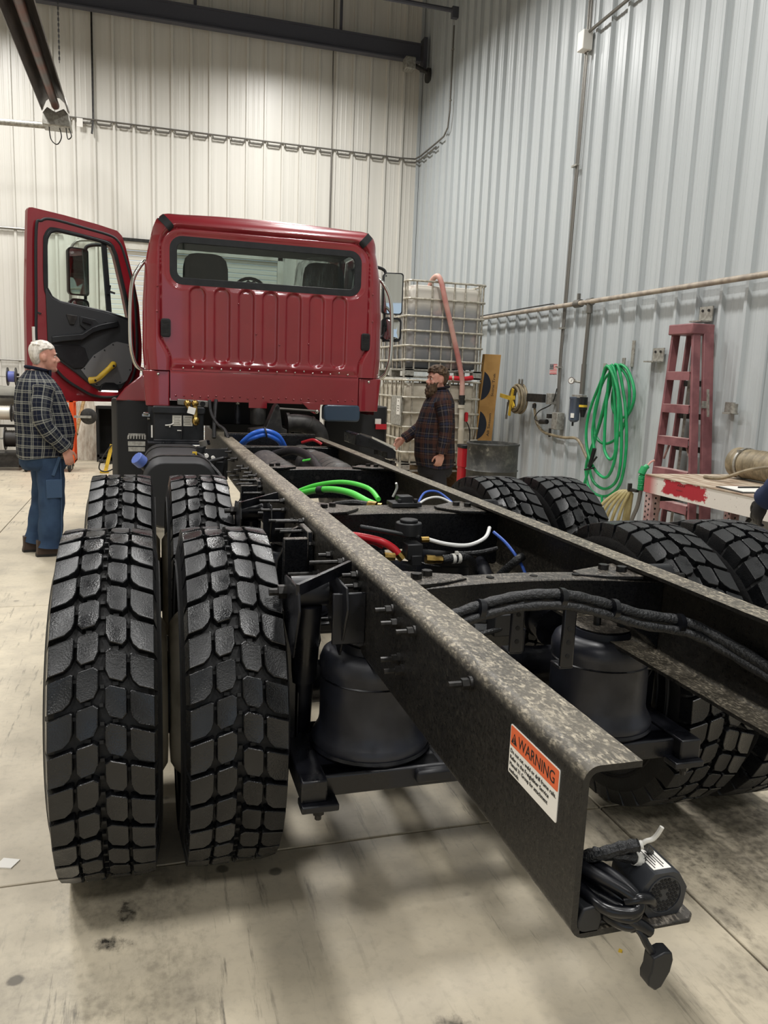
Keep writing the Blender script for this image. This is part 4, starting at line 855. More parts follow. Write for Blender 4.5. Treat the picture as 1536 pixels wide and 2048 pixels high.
# battery box with labels, lines above
bb = obj('battery_box', MB().prism(rrect(.40, .27, .02, cx=-.74, cy=1.085), 'Y', 5.86, 6.25), 'black_plastic', T, bev=.01)
obj('box_lid', MB().prism(rrect(.42, .06, .02, cx=-.74, cy=1.21), 'Y', 5.84, 6.27), 'black_plastic', bb, bev=.008)
for x in (-.755, -.67): obj('info_label', MB().box((x, 5.857, 1.125), (.075, .004, .085)), 'white_paint', bb)
for x in (-.755, -.67):
    lm_ = MB()
    for k in range(5): lm_.box((x-.006*(k % 2), 5.8545, 1.153-.014*k), (.05, .001, .004))
    obj('print_lines', lm_, 'conduit', bb)
obj('lid_strap', MB().tube([(-.714, 5.852, 1.21), (-.714, 5.85, 1.1), (-.718, 5.852, .98)], .006, 6).box((-.714, 5.85, 1.2), (.16, .008, .012)), 'black_gloss', bb)
obj('drip_mark', MB().tube(cat([(-.85, 5.852, 1.085), (-.81, 5.851, 1.09), (-.78, 5.851, 1.105)]), .006, 6).tube([(-.81, 5.852, 1.09), (-.815, 5.851, 1.07)], .005, 6).box((-.735, 5.853, 1.045), (.04, .004, .008)), 'cable_tie', bb)
obj('support_plate', MB().box((-.74, 5.98, .94), (.5, .3, .02)).box((-.72, 5.84, .955), (.45, .01, .03)), 'black_gloss', T, bev=.004)
gh = obj('gladhand', MB().sph((-.675, 5.8, 1.27), (.03, .03, .03), 12, 8).sph((-.615, 5.8, 1.27), (.03, .03, .03), 12, 8).cyl((-.675, 5.8, 1.26), (-.645, 5.79, 1.2), .018, n=10).cyl((-.615, 5.8, 1.27), (-.61, 5.79, 1.14), .02, n=10).sph((-.61, 5.79, 1.13), (.032, .03, .04), 12, 8), 'brass', T, label='brass air couplings')
obj('paper_tag', MB().box((-.645, 5.765, 1.215), (.06, .003, .055), Matrix.Rotation(.25, 3, 'Y')), 'decal_white', gh)
obj('cab_bracket', MB().prism([(-.75, 1.25), (-.5, 1.235), (-.5, 1.29), (-.75, 1.3)], 'Y', 5.94, 5.99), 'conduit', T, bev=.006)
obj('bracket_hole', MB().cyl((-.545, 5.935, 1.265), (-.545, 5.942, 1.265), .022, n=14), 'dark_void', T)
obj('cab_shock', MB().cyl((-.245, 6.05, 1.24), (-.245, 6.05, 1.1), .024, n=14).cyl((-.245, 6.05, 1.3), (-.245, 6.05, 1.24), .018, n=12), 'black_gloss', T)
obj('shock_nut', MB().sph((-.245, 6.02, 1.285), .022, 10, 8), 'chrome', T)
obj('canister', MB().lathe([(0, 1.09), (.065, 1.1), (.068, 1.12), (.068, 1.22), (.06, 1.245), (.03, 1.26), (0, 1.26)], (-.07, 6.05, 0), 'Z', 24), 'steel_dark', T)
obj('red_tab', MB().box((-.08, 5.995, 1.27), (.155, .012, .06)), 'red_paint', T)
obj('mount_tower', MB().loft([[(-.19+.0, y, 1.005) , (.115, y, 1.005), (.115, y, 1.085), (.075, y, 1.1), (.05, y, 1.27), (.03, y, 1.295), (.01, y, 1.27), (-.06, y, 1.1), (-.19, y, 1.085)] for y in (5.62, 5.78)]), 'steel_dark', T, bev=.006)
obj('tower_bolt', MB().cyl((.03, 5.6, 1.265), (.03, 5.63, 1.265), .014, n=8), 'dark_void', T)
obj('tie_bar', MB().cyl((.05, 5.8, 1.25), (.40, 5.85, 1.235), .009, n=8), 'conduit', T)
obj('cab_lug', MB().prism([(.30, 1.3), (.47, 1.3), (.46, 1.22), (.42, 1.2), (.38, 1.22)], 'Y', 5.985, 6.0), 'red_paint', T, bev=.003)
obj('lug_bolt', MB().sph((.435, 5.98, 1.225), .02, 10, 8), 'chrome', T)
eb = obj('exhaust_elbow', MB().tube(cat([(.14, 5.74, 1.13), (.22, 5.74, 1.135), (.32, 5.74, 1.12), (.40, 5.74, 1.06), (.425, 5.74, .95), (.43, 5.74, .82)], 6), .075, 24), 'steel_dark', T, label='big dark exhaust elbow')
obj('elbow_ring', MB().cyl((.13, 5.74, 1.13), (.155, 5.74, 1.132), .088, n=24).cyl((.315, 5.74, 1.125), (.335, 5.74, 1.115), .081, n=24), 'steel_dark', eb)
m, g = node_mat('tank_plastic', .25)
g.B.inputs['Base Color'].default_value = lin('#37485a'); g.B.inputs['Alpha'].default_value = .86
obj('washer_tank', MB().prism(rrect(.33, .15, .035, cx=.665, cy=1.215), 'Y', 5.99, 6.1), 'tank_plastic', T, bev=.015, label='translucent blue grey plastic tank')
obj('rear_bar', MB().box((-.03, 5.58, 1.045), (.74, .05, .02)).box((-.03, 5.56, 1.0), (.74, .012, .09)), 'rail_paint_dull', T, bev=.003)
for k in range(2):
    cable('blue_air_hose', [(-.32+.02*k, 5.3, .95), (-.29+.02*k, 5.2, 1.02), (-.22+.01*k, 5.15, 1.085-.03*k), (-.13, 5.15, 1.105-.03*k), (-.04-.01*k, 5.15, 1.075-.03*k), (.02-.02*k, 5.2, 1.0), (.04-.02*k, 5.25, .95)], .018, 'blue_hose', n=10)
obj('hose_strap', MB().cyl((-.135, 5.15, 1.09), (-.125, 5.15, 1.092), .042, n=12), 'black_matte', T)
for nm, x, z, r, y0, y1 in (('air_tank', -.17, .86, .125, 3.85, 4.95), ('air_tank', .17, .875, .125, 3.9, 4.75), ('air_tank', .2, .86, .12, 4.95, 5.5)):
    t_ = obj(nm, MB().lathe([(0, y0-.02), (.05, y0-.018), (r*.75, y0), (r*.95, y0+.03), (r, y0+.07), (r, y1-.07), (r*.95, y1-.03), (r*.7, y1), (0, y1+.02)], (x, 0, z), 'Y', 28), 'tank_dusty', T)
    for k in (0, 1, 2): obj('tank_band', MB().lathe([(r, y0+.1+.12*k), (r+.004, y0+.105+.12*k), (r, y0+.112+.12*k)], (x, 0, z), 'Y', 28, caps=False), 'steel_dark', t_)
obj('dome_valve', MB().sph((.31, 3.95, .93), (.075, .075, .055), 16, 10), 'tank_dusty', T)
cable('black_hose', [(-.1, 4.9, .95), (0, 4.7, 1.0), (.06, 4.4, .99), (.06, 4.0, .93)], .03, 'loom', n=10)
cable('green_line', [(0, 4.3, .97), (.06, 4.25, .985), (.12, 4.3, .96)], .008, 'green_hose')
cable('red_line', [(.2, 5.4, 1.0), (.27, 5.3, 1.03), (.33, 5.25, 1.0)], .012, 'red_hose')
obj('cross_bar', MB().box((0, 5.1, .99), (.83, .05, .012)), 'rail_paint_dull', T)
# right hand step beside the rail
rs = obj('side_step', MB().prism([(.63, 1.075), (.66, 1.085), (.95, .965), (.98, .94), (.98, .88), (.9, .88), (.9, .93), (.63, .99)], 'Y', 5.35, 5.75), 'black_gloss', T, bev=.006)
mat('tread_plate', '#c4c1b6', .4, .2, bump=.6, bs=120)
obj('tread_top', MB().prism([(.77, 1.045), (.77, 1.062), (.975, .978), (.975, .955)], 'Y', 5.36, 5.74), 'tread_plate', rs, label='silver tread plate')
obj('step_bracket', MB().prism([(.62, .95), (.72, .93), (.95, .86), (.95, .78), (.9, .76), (.7, .85), (.62, .86)], 'Y', 5.4, 5.43).cyl((.97, 5.4, .86), (.95, 5.4, .74), .02, n=10), 'steel_dark', rs)
mk = obj('side_marker', MB().box((1.19, 6.55, 1.07), (.11, .03, .05)), 'red_hose', T, label='red side marker')
obj('marker_base', MB().box((1.16, 6.56, 1.12), (.06, .03, .05)), 'decal_white', mk)
# valves and lines left of the near rail by the tank
vl = obj('valve_cluster', MB().box((-.53, 5.0, .86), (.1, .1, .12)).cyl((-.62, 4.95, .95), (-.62, 4.95, 1.0), .035, n=12).box((-.5, 4.9, .8), (.06, .12, .2)).cyl((-.55, 5.1, .93), (-.48, 5.0, .95), .02, n=10).cyl((-.6, 4.8, .9), (-.47, 4.8, .93), .015, n=8), 'black_plastic', T, bev=.005)
for x, z in ((-.545, .93), (-.545, .86), (-.59, .945), (-.62, .925)): obj('cap_nut', MB().cyl((x, 4.84, z), (x, 4.8, z), .014, n=12), 'decal_white', vl)
obj('mount_plate', MB().box((-.52, 4.86, .88), (.16, .02, .22)), 'black_matte', vl)
cable('wire_bundle', [(-.72, 4.6, .95), (-.66, 4.7, .97), (-.6, 4.6, .93), (-.53, 4.4, .86), (-.5, 4.2, .8)], .011, 'loom')
cable('wire_bundle', [(-.50, 5.8, 1.3), (-.49, 5.75, 1.2), (-.45, 5.65, 1.12), (-.40, 5.55, 1.08), (-.38, 5.45, 1.02)], .013, 'loom')
cable('wire_bundle', [(-.44, 5.9, 1.3), (-.46, 5.8, 1.15), (-.47, 5.7, 1.0)], .016, 'loom')
obj('yellow_clip', MB().box((-.68, 4.68, .975), (.03, .02, .02)), 'yellow_paint', T)
obj('grey_knob', MB().cyl((-.6, 4.95, 1.0), (-.61, 4.95, 1.04), .028, n=12), 'conduit', T)
obj('white_strip', MB().box((-.955, 5.9, 1.03), (.012, .01, .1)), 'decal_white', T)
obj('post_plate', MB().box((-.96, 6.0, .98), (.05, .05, .5)), 'black_matte', T)
lh = obj('latch', MB().box((-1.0, 5.95, 1.16), (.06, .03, .02)).cyl((-1.02, 5.93, 1.17), (-.98, 5.93, 1.17), .014, n=8).cyl((-.99, 5.94, 1.13), (-.97, 5.94, 1.13), .012, n=8), 'chrome', T)
for y in (3.8, 4.0, 4.2, 4.4): obj('bracket_bolt', bolt_mb(-.43, y, .88, -1, .06), 'bolt_steel', T)
# ---------------------------------------------------------------- tank stack in the corner
m, g = node_mat('tank_murky', .35)
P = g.obj(); s = g.new('SeparateXYZ'); g.L.new(P, s.inputs[0]); n = g.noise(P, 5, 5); n2 = g.noise(P, 1.6, 3)
lev = g.math('ADD', s.outputs[2], g.math('MULTIPLY', g.math('SUBTRACT', n, .5), .12))
c_ = g.mix(g.ramp(n2, .4, .62), lin('#7f8184'), lin('#a09e9c')); c_ = g.mix(g.ramp(lev, .35, .12), c_, lin('#5c6066'))
c_ = g.mix(g.ramp(lev, .80, .90), c_, lin('#c4bfb4')); c_ = g.mix(g.ramp(n, .56, .7, 0, .5), c_, lin('#c9a9a0')); g.L.new(c_, g.B.inputs['Base Color'])
mat('tank_cream', '#cfc8b8', .4, col2='#b3aa98', ns=4)
mat('cage_steel', '#b9b4a6', .42, .3, col2='#9a9486', ns=25)
def ibc(x0, y0, z0, H, murky, label, zs):
    W_, L_ = 1.025, 1.2; xc, yc = x0+W_/2, y0+L_/2
    t = thing('ibc_tank', label, 'tank', (xc, yc, z0), 'caged tanks stacked in the corner')
    bt = MB(); rr = lambda k, r: rrect((W_-.05)*k, (L_-.05)*k, r, 5, cx=xc, cy=yc)
    zt = z0+H-.05
    bt.loft([[(x, y, z) for x, y in rr(k, .1)] for k, z in ((.93, z0+.13), (1, z0+.19), (.992, z0+.4), (1, z0+.42), (.99, z0+.65), (1, z0+.67), (1, zt-.08), (.95, zt-.015), (.85, zt))])
    obj('bottle', bt, 'tank_murky' if murky else 'tank_cream', t)
    obj('bottle_cap', MB().cyl((xc, yc, zt), (xc, yc, zt+.04), .08, n=24), 'black_plastic', t)
    o = rrect(W_, L_, .05, 4, cx=xc, cy=yc)
    for k, z in enumerate(zs):
        obj('cage_hoop', MB().tube([(x, y, z) for x, y in o], .014 if k < len(zs)-1 else .016, 6, closed=True), 'cage_steel', t)
    zl, zh = z0+.1, zs[0]
    for fx in (.115, .31, .455, .595, .735, .91):
        for yy in (y0, y0+L_): obj('cage_upright', MB().cyl((x0+fx*W_, yy+(.012 if yy == y0 else -.012), zl), (x0+fx*W_, yy+(.012 if yy == y0 else -.012), zh), .011, n=6), 'cage_steel', t)
    for fy in (.05, .12, .3, .45, .62, .78, .92):
        for xx in (x0, x0+W_): obj('cage_upright', MB().cyl((xx+(.012 if xx == x0 else -.012), y0+fy*L_, zl), (xx+(.012 if xx == x0 else -.012), y0+fy*L_, zh), .011, n=6), 'cage_steel', t)
    pb = obj('pallet_base', MB().box((xc, yc, z0+.105), (W_, L_, .02)).box((xc, y0+.03, z0+.02), (W_, .06, .02)).box((xc, y0+L_-.03, z0+.02), (W_, .06, .02)), 'galv', t)
    for fx in (.06, .94):
        for yy in (y0+.04, y0+L_-.04, yc): obj('corner_foot', MB().prism(rrect(.12, .1, .02, cx=x0+fx*W_, cy=z0+.062), 'Y', yy-.04, yy+.06).cyl((x0+fx*W_-.01, yy-.045, z0+.05), (x0+fx*W_-.01, yy-.038, z0+.05), .013, n=10), 'galv', pb)
    return t
low = ibc(2.04, 8.5, .385, 1.165, False, 'cream caged liquid tank, the lower one of the corner stack', (1.53, 1.32, 1.13, .955, .80, .64))
up = ibc(2.04, 8.5, 1.555, 1.18, True, 'murky grey caged liquid tank, the upper one of the corner stack', (2.72, 2.51, 2.305, 2.13, 1.95, 1.775))
obj('id_plate', MB().box((2.022, 8.72, 1.15), (.008, .42, .36)), 'galv', low)
ip_ = obj('paper_sign', MB().box((2.016, 8.62, 1.2), (.004, .13, .2)), 'decal_white', low)
pm = MB()
for k, w in enumerate((.04, 0, .08, .07, .05)):
    if w: pm.box((2.0135, 8.62, 1.27-.03*k), (.001, w, .012))
obj('print_lines', pm, 'conduit', ip_)
pl_ = thing('wooden_pallet', 'worn wooden pallet on the floor under the stacked tanks', 'pallet', (2.55, 9.1, 0))
for k in range(3): obj('runner', MB().box((2.09+k*.46, 9.1, .065), (.09, 1.2, .1)), 'wood', pl_)
for k in range(7): obj('deck_board', MB().box((2.55, 8.56+k*.18, .13), (1.06, .12, .025)), 'wood', pl_)
mat('timber', '#c3a477', .7, col2='#ad8c5e', ns=7, stretch=(6, 1, 6))
for k, lb in enumerate(('pale timber block under the front left of the tanks', 'timber block under the middle of the tank stack', 'timber block under the right side of the tank stack')):
    tag(obj('timber_block', MB().box((2.13+.42*k, 9.05, .264), (.16, 1.1, .24)), 'timber'), lb, 'timber')
# pink hose over the upper tank
mat('pink_hose', '#c9a092', .5, col2='#a8605c', ns=1.6)
b = thing('suction_hose', 'faded pink hose hanging over the front of the stacked tanks', 'hose', (2.6, 8.4, 2))
obj('hose', MB().tube(cat([(2.37, 8.68, 2.66), (2.375, 8.56, 2.76), (2.405, 8.47, 2.785), (2.44, 8.43, 2.70), (2.50, 8.41, 2.47), (2.62, 8.42, 2.1), (2.72, 8.43, 1.78), (2.775, 8.43, 1.55), (2.785, 8.43, 1.36)], 6), .032, 12), 'pink_hose', b)
obj('cam_coupling', MB().cyl((2.785, 8.43, 1.37), (2.787, 8.43, 1.33), .04, n=14).cyl((2.787, 8.43, 1.33), (2.79, 8.43, 1.25), .036, n=14).cyl((2.74, 8.43, 1.29), (2.83, 8.43, 1.29), .014, n=8), 'steel_dark', b)
obj('plastic_adapter', MB().cyl((2.79, 8.43, 1.25), (2.79, 8.43, 1.21), .048, n=14).cyl((2.79, 8.43, 1.21), (2.80, 8.43, .95), .032, n=14).cyl((2.8, 8.43, .95), (2.81, 8.43, .45), .04, n=14), 'tank_cream', b)
obj('valve_handle', MB().prism(rrect(.04, .12, .018, cx=2.86, cy=1.1), 'Y', 8.42, 8.45), 'red_hose', b)
obj('thin_tube', MB().tube(cat([(2.86, 8.43, 1.05), (2.91, 8.43, .95), (2.92, 8.43, .8), (2.87, 8.43, .72), (2.81, 8.44, .7)]), .007, 6), 'black_gloss', b)
b = thing('red_hose_piece', 'short red hose lying between the two stacked tanks', 'hose', (2.8, 8.46, 1.52))
obj('hose', MB().tube(cat([(2.62, 8.5, 1.575), (2.68, 8.46, 1.575), (2.82, 8.46, 1.572), (2.93, 8.48, 1.59)]), .03, 10), 'red_hose', b)
obj('ring', MB().cyl((2.655, 8.47, 1.575), (2.675, 8.465, 1.575), .036, n=12), 'cage_steel', b)
# cardboard
mat('cardboard', '#b98f55', .8, col2='#a57d47', ns=4); mat('navy_print', '#1f2430', .7)
b = thing('cardboard_box', 'tall flat cardboard box standing between the tanks and the wall', 'box', (3.3, 8.8, 0))
sk_ = lambda z: .055*z
obj('carton', MB().loft([[(3.085+sk_(z), 8.72, z), (3.315+sk_(z), 8.72, z), (3.315+sk_(z), 8.80, z), (3.085+sk_(z), 8.80, z)] for z in (0, 1.9)]), 'cardboard', b, bev=.004)
for zc in (1.50, .99):
    pts = []
    for k in range(33):
        a = -math.pi/2+math.pi*k/32; x, z = 3.03+.185*math.cos(a)+sk_(zc), zc+.20*math.sin(a)
        if x > 3.092+sk_(z): pts.append((x, z))
    obj('printed_disc', MB().prism(pts, 'Y', 8.7175, 8.7195), 'navy_print', b)
for s_, zc in (('Stone Trak', 1.36), ('All Season', .84)):
    obj('lettering', text_mb(s_, .05, (3.265+sk_(zc), 8.7185, zc), (.055, 0, 1), (-1, 0, .055), .0004, width=.30), 'navy_print', b)
# drum and red bin
m, g = node_mat('drum_paint', .55)
P = g.obj(); n = g.noise(P, 9, 6, .65); n2 = g.noise(P, 2.5, 3)
c_ = g.mix(g.ramp(n, .45, .62), lin('#3a3a38'), lin('#5b5a54')); c_ = g.mix(g.math('MULTIPLY', g.ramp(n, .58, .66), g.ramp(n2, .5, .6)), c_, lin('#a39f92')); g.L.new(c_, g.B.inputs['Base Color'])
b = thing('steel_drum', 'scraped dark steel drum by the right wall behind the truck wheels', 'drum', (2.69, 7.2, 0))
R_ = .283
obj('shell', MB().lathe([(.0, .01), (R_, .01), (R_+.008, .0), (R_+.008, .02), (R_, .03), (R_, .28), (R_+.012, .29), (R_, .30), (R_, .57), (R_+.012, .58), (R_, .59), (R_, .85), (R_+.01, .86), (R_+.012, .872), (R_+.008, .88), (R_-.012, .88), (R_-.014, .86), (R_-.014, .845), (0, .84)], (2.69, 7.2, 0), 'Z', 48), 'drum_paint', b, sharp=60)
obj('bung', MB().cyl((2.76, 7.05, .84), (2.76, 7.05, .86), .035, n=14), 'steel_dark', b)
b = thing('red_bin', 'narrow red plastic bin with a dark lid left of the drum', 'bin', (2.62, 7.75, 0))
obj('body', MB().loft([[(x, y, z) for x, y in rrect(.19*k, .19*k, .04, 4, cx=2.62, cy=7.75)] for k, z in ((.9, 0), (.96, .28), (1.03, .285), (1.0, .30), (1.0, .55), (1.06, .555), (1.04, .57), (1.05, .77))]), 'red_hose', b)
obj('lid', MB().prism(rrect(.215, .215, .045, cx=2.62, cy=7.75), 'Z', .77, .81), 'black_plastic', b, bev=.008)
# flag decal
b = thing('flag_sticker', 'small stars and stripes sticker on the grey right wall', 'sticker', (3.743, 7.89, 1.73))
fy0, fy1, fz0, fz1 = 7.995, 7.79, 1.672, 1.79
obj('sheet', MB().box((3.7465, (fy0+fy1)/2, (fz0+fz1)/2), (.002, fy0-fy1, fz1-fz0)), 'decal_white', b)
for k in range(7): obj('stripe', MB().box((3.745, (fy0+fy1)/2, fz0+(2*k+.5)*(fz1-fz0)/13), (.0012, fy0-fy1-.01, (fz1-fz0)/13)), 'red_hose', b)
cn = obj('canton', MB().box((3.7442, fy0-.048, fz1-.032), (.0012, .09, .062)), 'navy_print', b)
stt = MB()
for i in range(5):
    for j in range(4): stt.box((3.7434, fy0-.015-.0165*i, fz1-.01-.0145*j), (.0006, .006, .006))
so = obj('stars', stt, 'decal_white', cn); so['kind'] = 'stuff'
# hose reel on its wall arm
mat('tan_hose', '#8d8067', .5, col2='#6f644f', ns=14)
b = thing('hose_reel', 'coiled hose on a wall reel with yellow arms', 'hose reel', (3.5, 8.4, 1.35))
for k, (r, x) in enumerate(((.15, 3.50), (.175, 3.53), (.165, 3.56), (.18, 3.59), (.14, 3.54))):
    obj('hose_turn', MB().tube([(x+.004*math.sin(a*2), 8.42+r*math.cos(a), 1.35+r*math.sin(a)) for a in [2*math.pi*i/32 for i in range(32)]], .016, 8, closed=True), 'tan_hose', b)
for a, L in ((.1, .33), (1.9, .13), (3.0, .1), (-1.45, .22), (-2.3, .14)):
    obj('reel_arm', MB().bar((3.46, 8.42, 1.35), (3.455, 8.42+L*math.cos(a), 1.35+L*math.sin(a)), .05, .014, (1, 0, 0)), 'yellow_paint', b)
for y in (8.44, 8.36): obj('hanger_prong', MB().prism(rrect(.036, .2, .017, cx=y, cy=1.5), 'X', 3.56, 3.57), 'conduit', b)
obj('support_arm', MB().box((3.60, 8.02, 1.375), (.05, .42, .10)), 'steel_dark', b, bev=.004)
obj('wall_plate', MB().box((3.68, 7.76, 1.375), (.1, .12, .13)), 'galv', b, bev=.004)
obj('hose_tail', MB().cyl((3.5, 8.6, 1.3), (3.5, 8.62, 1.13), .011, n=8).cyl((3.5, 8.62, 1.13), (3.5, 8.62, 1.08), .015, n=8), 'conduit', b)
obj('supply_hose', MB().tube(cat([(3.6, 8.05, 1.31), (3.62, 8.06, 1.2), (3.64, 8.02, 1.06), (3.65, 7.85, .97), (3.66, 7.6, .945), (3.66, 7.35, .94), (3.66, 7.12, .955), (3.66, 7.0, .91), (3.66, 6.9, .82), (3.66, 6.82, .75)], 5), .017, 8), 'tan_hose', b)
obj('elbow_fitting', MB().cyl((3.6, 8.05, 1.30), (3.6, 8.05, 1.25), .025, n=10), 'steel_dark', b)
# air filter and gauge
b = thing('air_filter', 'blue grey air filter bowl with gauge hanging under a pipe', 'filter', (3.62, 7.08, 1.3))
mat('filter_blue', '#5d6677', .35, .3)
obj('bowl', MB().lathe([(0, 1.13), (.04, 1.14), (.058, 1.16), (.06, 1.39), (.064, 1.395), (.064, 1.415), (0, 1.42)], (3.62, 7.11, 0), 'Z', 20), 'filter_blue', b)
obj('bowl_label', MB().box((3.572, 7.065, 1.21), (.012, .04, .05), .6), 'decal_white', b)
obj('drain', MB().cyl((3.62, 7.13, 1.14), (3.62, 7.13, 1.09), .012, n=8), 'steel_dark', b)
obj('head', MB().box((3.63, 7.05, 1.425), (.06, .22, .03)).cyl((3.66, 7.05, 1.45), (3.66, 7.05, 1.55), .02, n=10), 'galv', b)
obj('regulator', MB().cyl((3.62, 6.93, 1.28), (3.62, 6.93, 1.42), .045, n=14).cyl((3.62, 6.93, 1.2), (3.62, 6.93, 1.28), .02, .04, n=12), 'black_plastic', b)
obj('regulator_band', MB().cyl((3.62, 6.93, 1.31), (3.62, 6.93, 1.335), .047, n=14), 'yellow_paint', b)
gd = V((-.85, -.52, 0)); gc = V((3.60, 7.17, 1.595))
gg = obj('gauge', MB().cyl(gc, gc+gd*.03, .038, n=20), 'chrome', b)
obj('gauge_face', MB().cyl(gc+gd*.03, gc+gd*.032, .031, n=20), 'decal_white', gg)
obj('gauge_stem', MB().cyl((3.63, 7.15, 1.59), (3.66, 7.05, 1.58), .014, n=8), 'galv', gg)
obj('gauge_needle', MB().bar(gc+gd*.0335+V((0, 0, -.01)), gc+gd*.0335+V((.008, -.012, .018)), .004, .002), 'ink', gg)
# green hose on its hooks
mat('green_rubber', '#1f9a5c', .38, col2='#1a8a50', ns=9)
b = thing('green_hose', 'long green air hose hanging in loops on the right wall', 'hose', (3.6, 6.5, 1.7))
LOOPS = (((6.33, 1.75), (6.6, 1.62), (6.74, 1.3), (6.72, 1.08), (6.62, .97), (6.45, .95), (6.25, 1.05), (6.12, 1.3), (6.15, 1.6)),
    ((6.29, 1.76), (6.15, 1.72), (6.02, 1.55), (6.0, 1.40), (6.08, 1.27), (6.2, 1.24), (6.32, 1.28), (6.38, 1.4), (6.36, 1.6)),
    ((6.33, 1.75), (6.42, 1.45), (6.55, 1.1), (6.70, .8), (6.73, .62), (6.62, .45), (6.4, .40), (6.2, .45), (6.05, .6), (6.01, .9), (6.05, 1.2), (6.15, 1.5)),
    ((6.28, 1.77), (6.45, 1.3), (6.58, .9), (6.62, .7), (6.52, .54), (6.3, .49), (6.12, .57), (6.05, .72), (6.06, 1.0), (6.15, 1.4)),
    ((6.3, 1.76), (6.35, 1.4), (6.33, 1.0), (6.3, .88), (6.2, .81), (6.12, .86), (6.12, 1.0), (6.2, 1.4)),
    ((6.29, 1.75), (6.5, 1.5), (6.64, 1.2), (6.62, .92), (6.45, .7), (6.2, .62), (6.07, .8), (6.06, 1.1), (6.12, 1.5)), ((6.30, 1.75), (6.4, 1.5), (6.48, 1.1), (6.42, .9)))
pts = [(3.655-.028*i-(.0 if .3 < (z/1.76) < .9 else .004), y, z) for i, L in enumerate(LOOPS) for y, z in L]
obj('hose_loops', MB().tube(cat(pts, 5), .0155, 10), 'green_rubber', b)
obj('hose_tail', MB().tube(cat([(3.5, 6.42, .9), (3.5, 6.5, .7), (3.5, 6.6, .45), (3.5, 6.72, .15), (3.5, 6.75, .02)]), .015, 8).tube(cat([(3.55, 6.3, .42), (3.55, 6.3, .3), (3.5, 6.38, .1), (3.4, 6.5, .02)]), .013, 8), 'green_rubber', b)
obj('nozzle', MB().cyl((3.48, 6.40, .9), (3.48, 6.47, .7), .022, n=10).cyl((3.48, 6.38, .70), (3.48, 6.56, .66), .01, n=8).cyl((3.47, 6.45, .71), (3.47, 6.33, .82), .01, n=8), 'black_plastic', b)
hk = thing('hose_hook', 'pair of flat grey hook straps on the wall holding the green hose', 'hook', (3.7, 6.48, 1.8))
obj('strap', MB().box((3.705, 6.35, 1.77), (.012, .05, .14)).box((3.60, 6.35, 1.715), (.21, .05, .012)).box((3.49, 6.35, 1.745), (.012, .05, .06)), 'galv', hk)
obj('strap', MB().box((3.705, 6.2, 1.88), (.012, .045, .26)), 'galv', hk)
# folded step ladder leaning on the wall
mat('ladder_red', '#87585a', .5, col2='#6f4548', ns=6); mat('dusty_step', '#b59a94', .6, col2='#8e6a68', ns=9)
b = thing('step_ladder', 'folded dusty red step ladder leaning against the grey wall', 'ladder', (3.5, 5.1, 0))
Z1 = 2.02; fx = lambda z: 3.43+.05*z/2.1
yl = lambda z: 5.36-.085*z/2.1; yr = lambda z: 4.70+.32*z/2.1
obj('front_rail', MB().bar((fx(0)+.035, yl(0), 0), (fx(Z1)+.035, yl(Z1), Z1), .028, .075, (1, 0, 0)), 'ladder_red', b, bev=.004)
obj('front_rail', MB().bar((fx(0)+.035, yr(0), 0), (fx(Z1)+.035, yr(Z1), Z1), .028, .075, (1, 0, 0)), 'ladder_red', b, bev=.004)
obj('rear_rail', MB().bar((fx(0)+.17, yl(0)-.02, .02), (fx(Z1)+.16, yl(Z1)-.02, Z1), .025, .05, (1, 0, 0)), 'ladder_red', b, bev=.004)
obj('rear_rail', MB().bar((fx(0)+.16, yr(0)-.01, .02), (fx(Z1)+.15, yr(Z1)-.01, Z1), .03, .10, (1, 0, 0)), 'ladder_red', b, bev=.004)
for k in range(7):
    z = .26+.285*k
    if z > 1.95: continue
    so = obj('step', MB().box((fx(z)+.03, (yl(z)+yr(z))/2, z), (.085, yl(z)-yr(z)-.02, .014)).box((fx(z)-.01, (yl(z)+yr(z))/2, z-.03), (.008, yl(z)-yr(z)-.02, .07)), 'ladder_red', b)
    obj('step_tread', MB().box((fx(z)+.03, (yl(z)+yr(z))/2, z+.0085), (.08, yl(z)-yr(z)-.03, .003)), 'dusty_step', so)
    if k in (0, 1, 2, 3):
        for yy, d in ((yl(z)-.03, -.09), (yr(z)+.03, .09)): obj('step_brace', MB().bar((fx(z)+.06, yy, z-.2), (fx(z)+.05, yy+d, z-.03), .012, .018, (1, 0, 0)), 'dusty_step', b)
    obj('rear_brace', MB().box((fx(z)+.16, (yl(z)+yr(z))/2-.01, z-.09), (.012, yl(z)-yr(z)-.06, .05)), 'steel_dark', b)
obj('top_cap', MB().loft([[(x, y, z) for x, y in ((fx(2.1)-.03, yr(2.05)-.03), (fx(2.1)+.20, yr(2.05)-.03), (fx(2.1)+.20, yl(2.05)+.03), (fx(2.1)-.03, yl(2.05)+.03))] for z in (2.01, 2.10)]), 'ladder_red', b, bev=.01)
obj('spreader', MB().bar((fx(.9)+.09, yr(.9)-.02, 1.55), (fx(.9)+.12, yr(.9)-.02, 1.32), .01, .022, (0, 1, 0)).box((fx(1.4)+.11, yr(1.4)-.03, 1.42), (.05, .012, .06)), 'galv', b)
obj('grey_strut', MB().bar((fx(.2)+.12, 5.15, .05), (fx(1.8)+.12, 5.13, 1.75), .03, .02), 'galv', b)
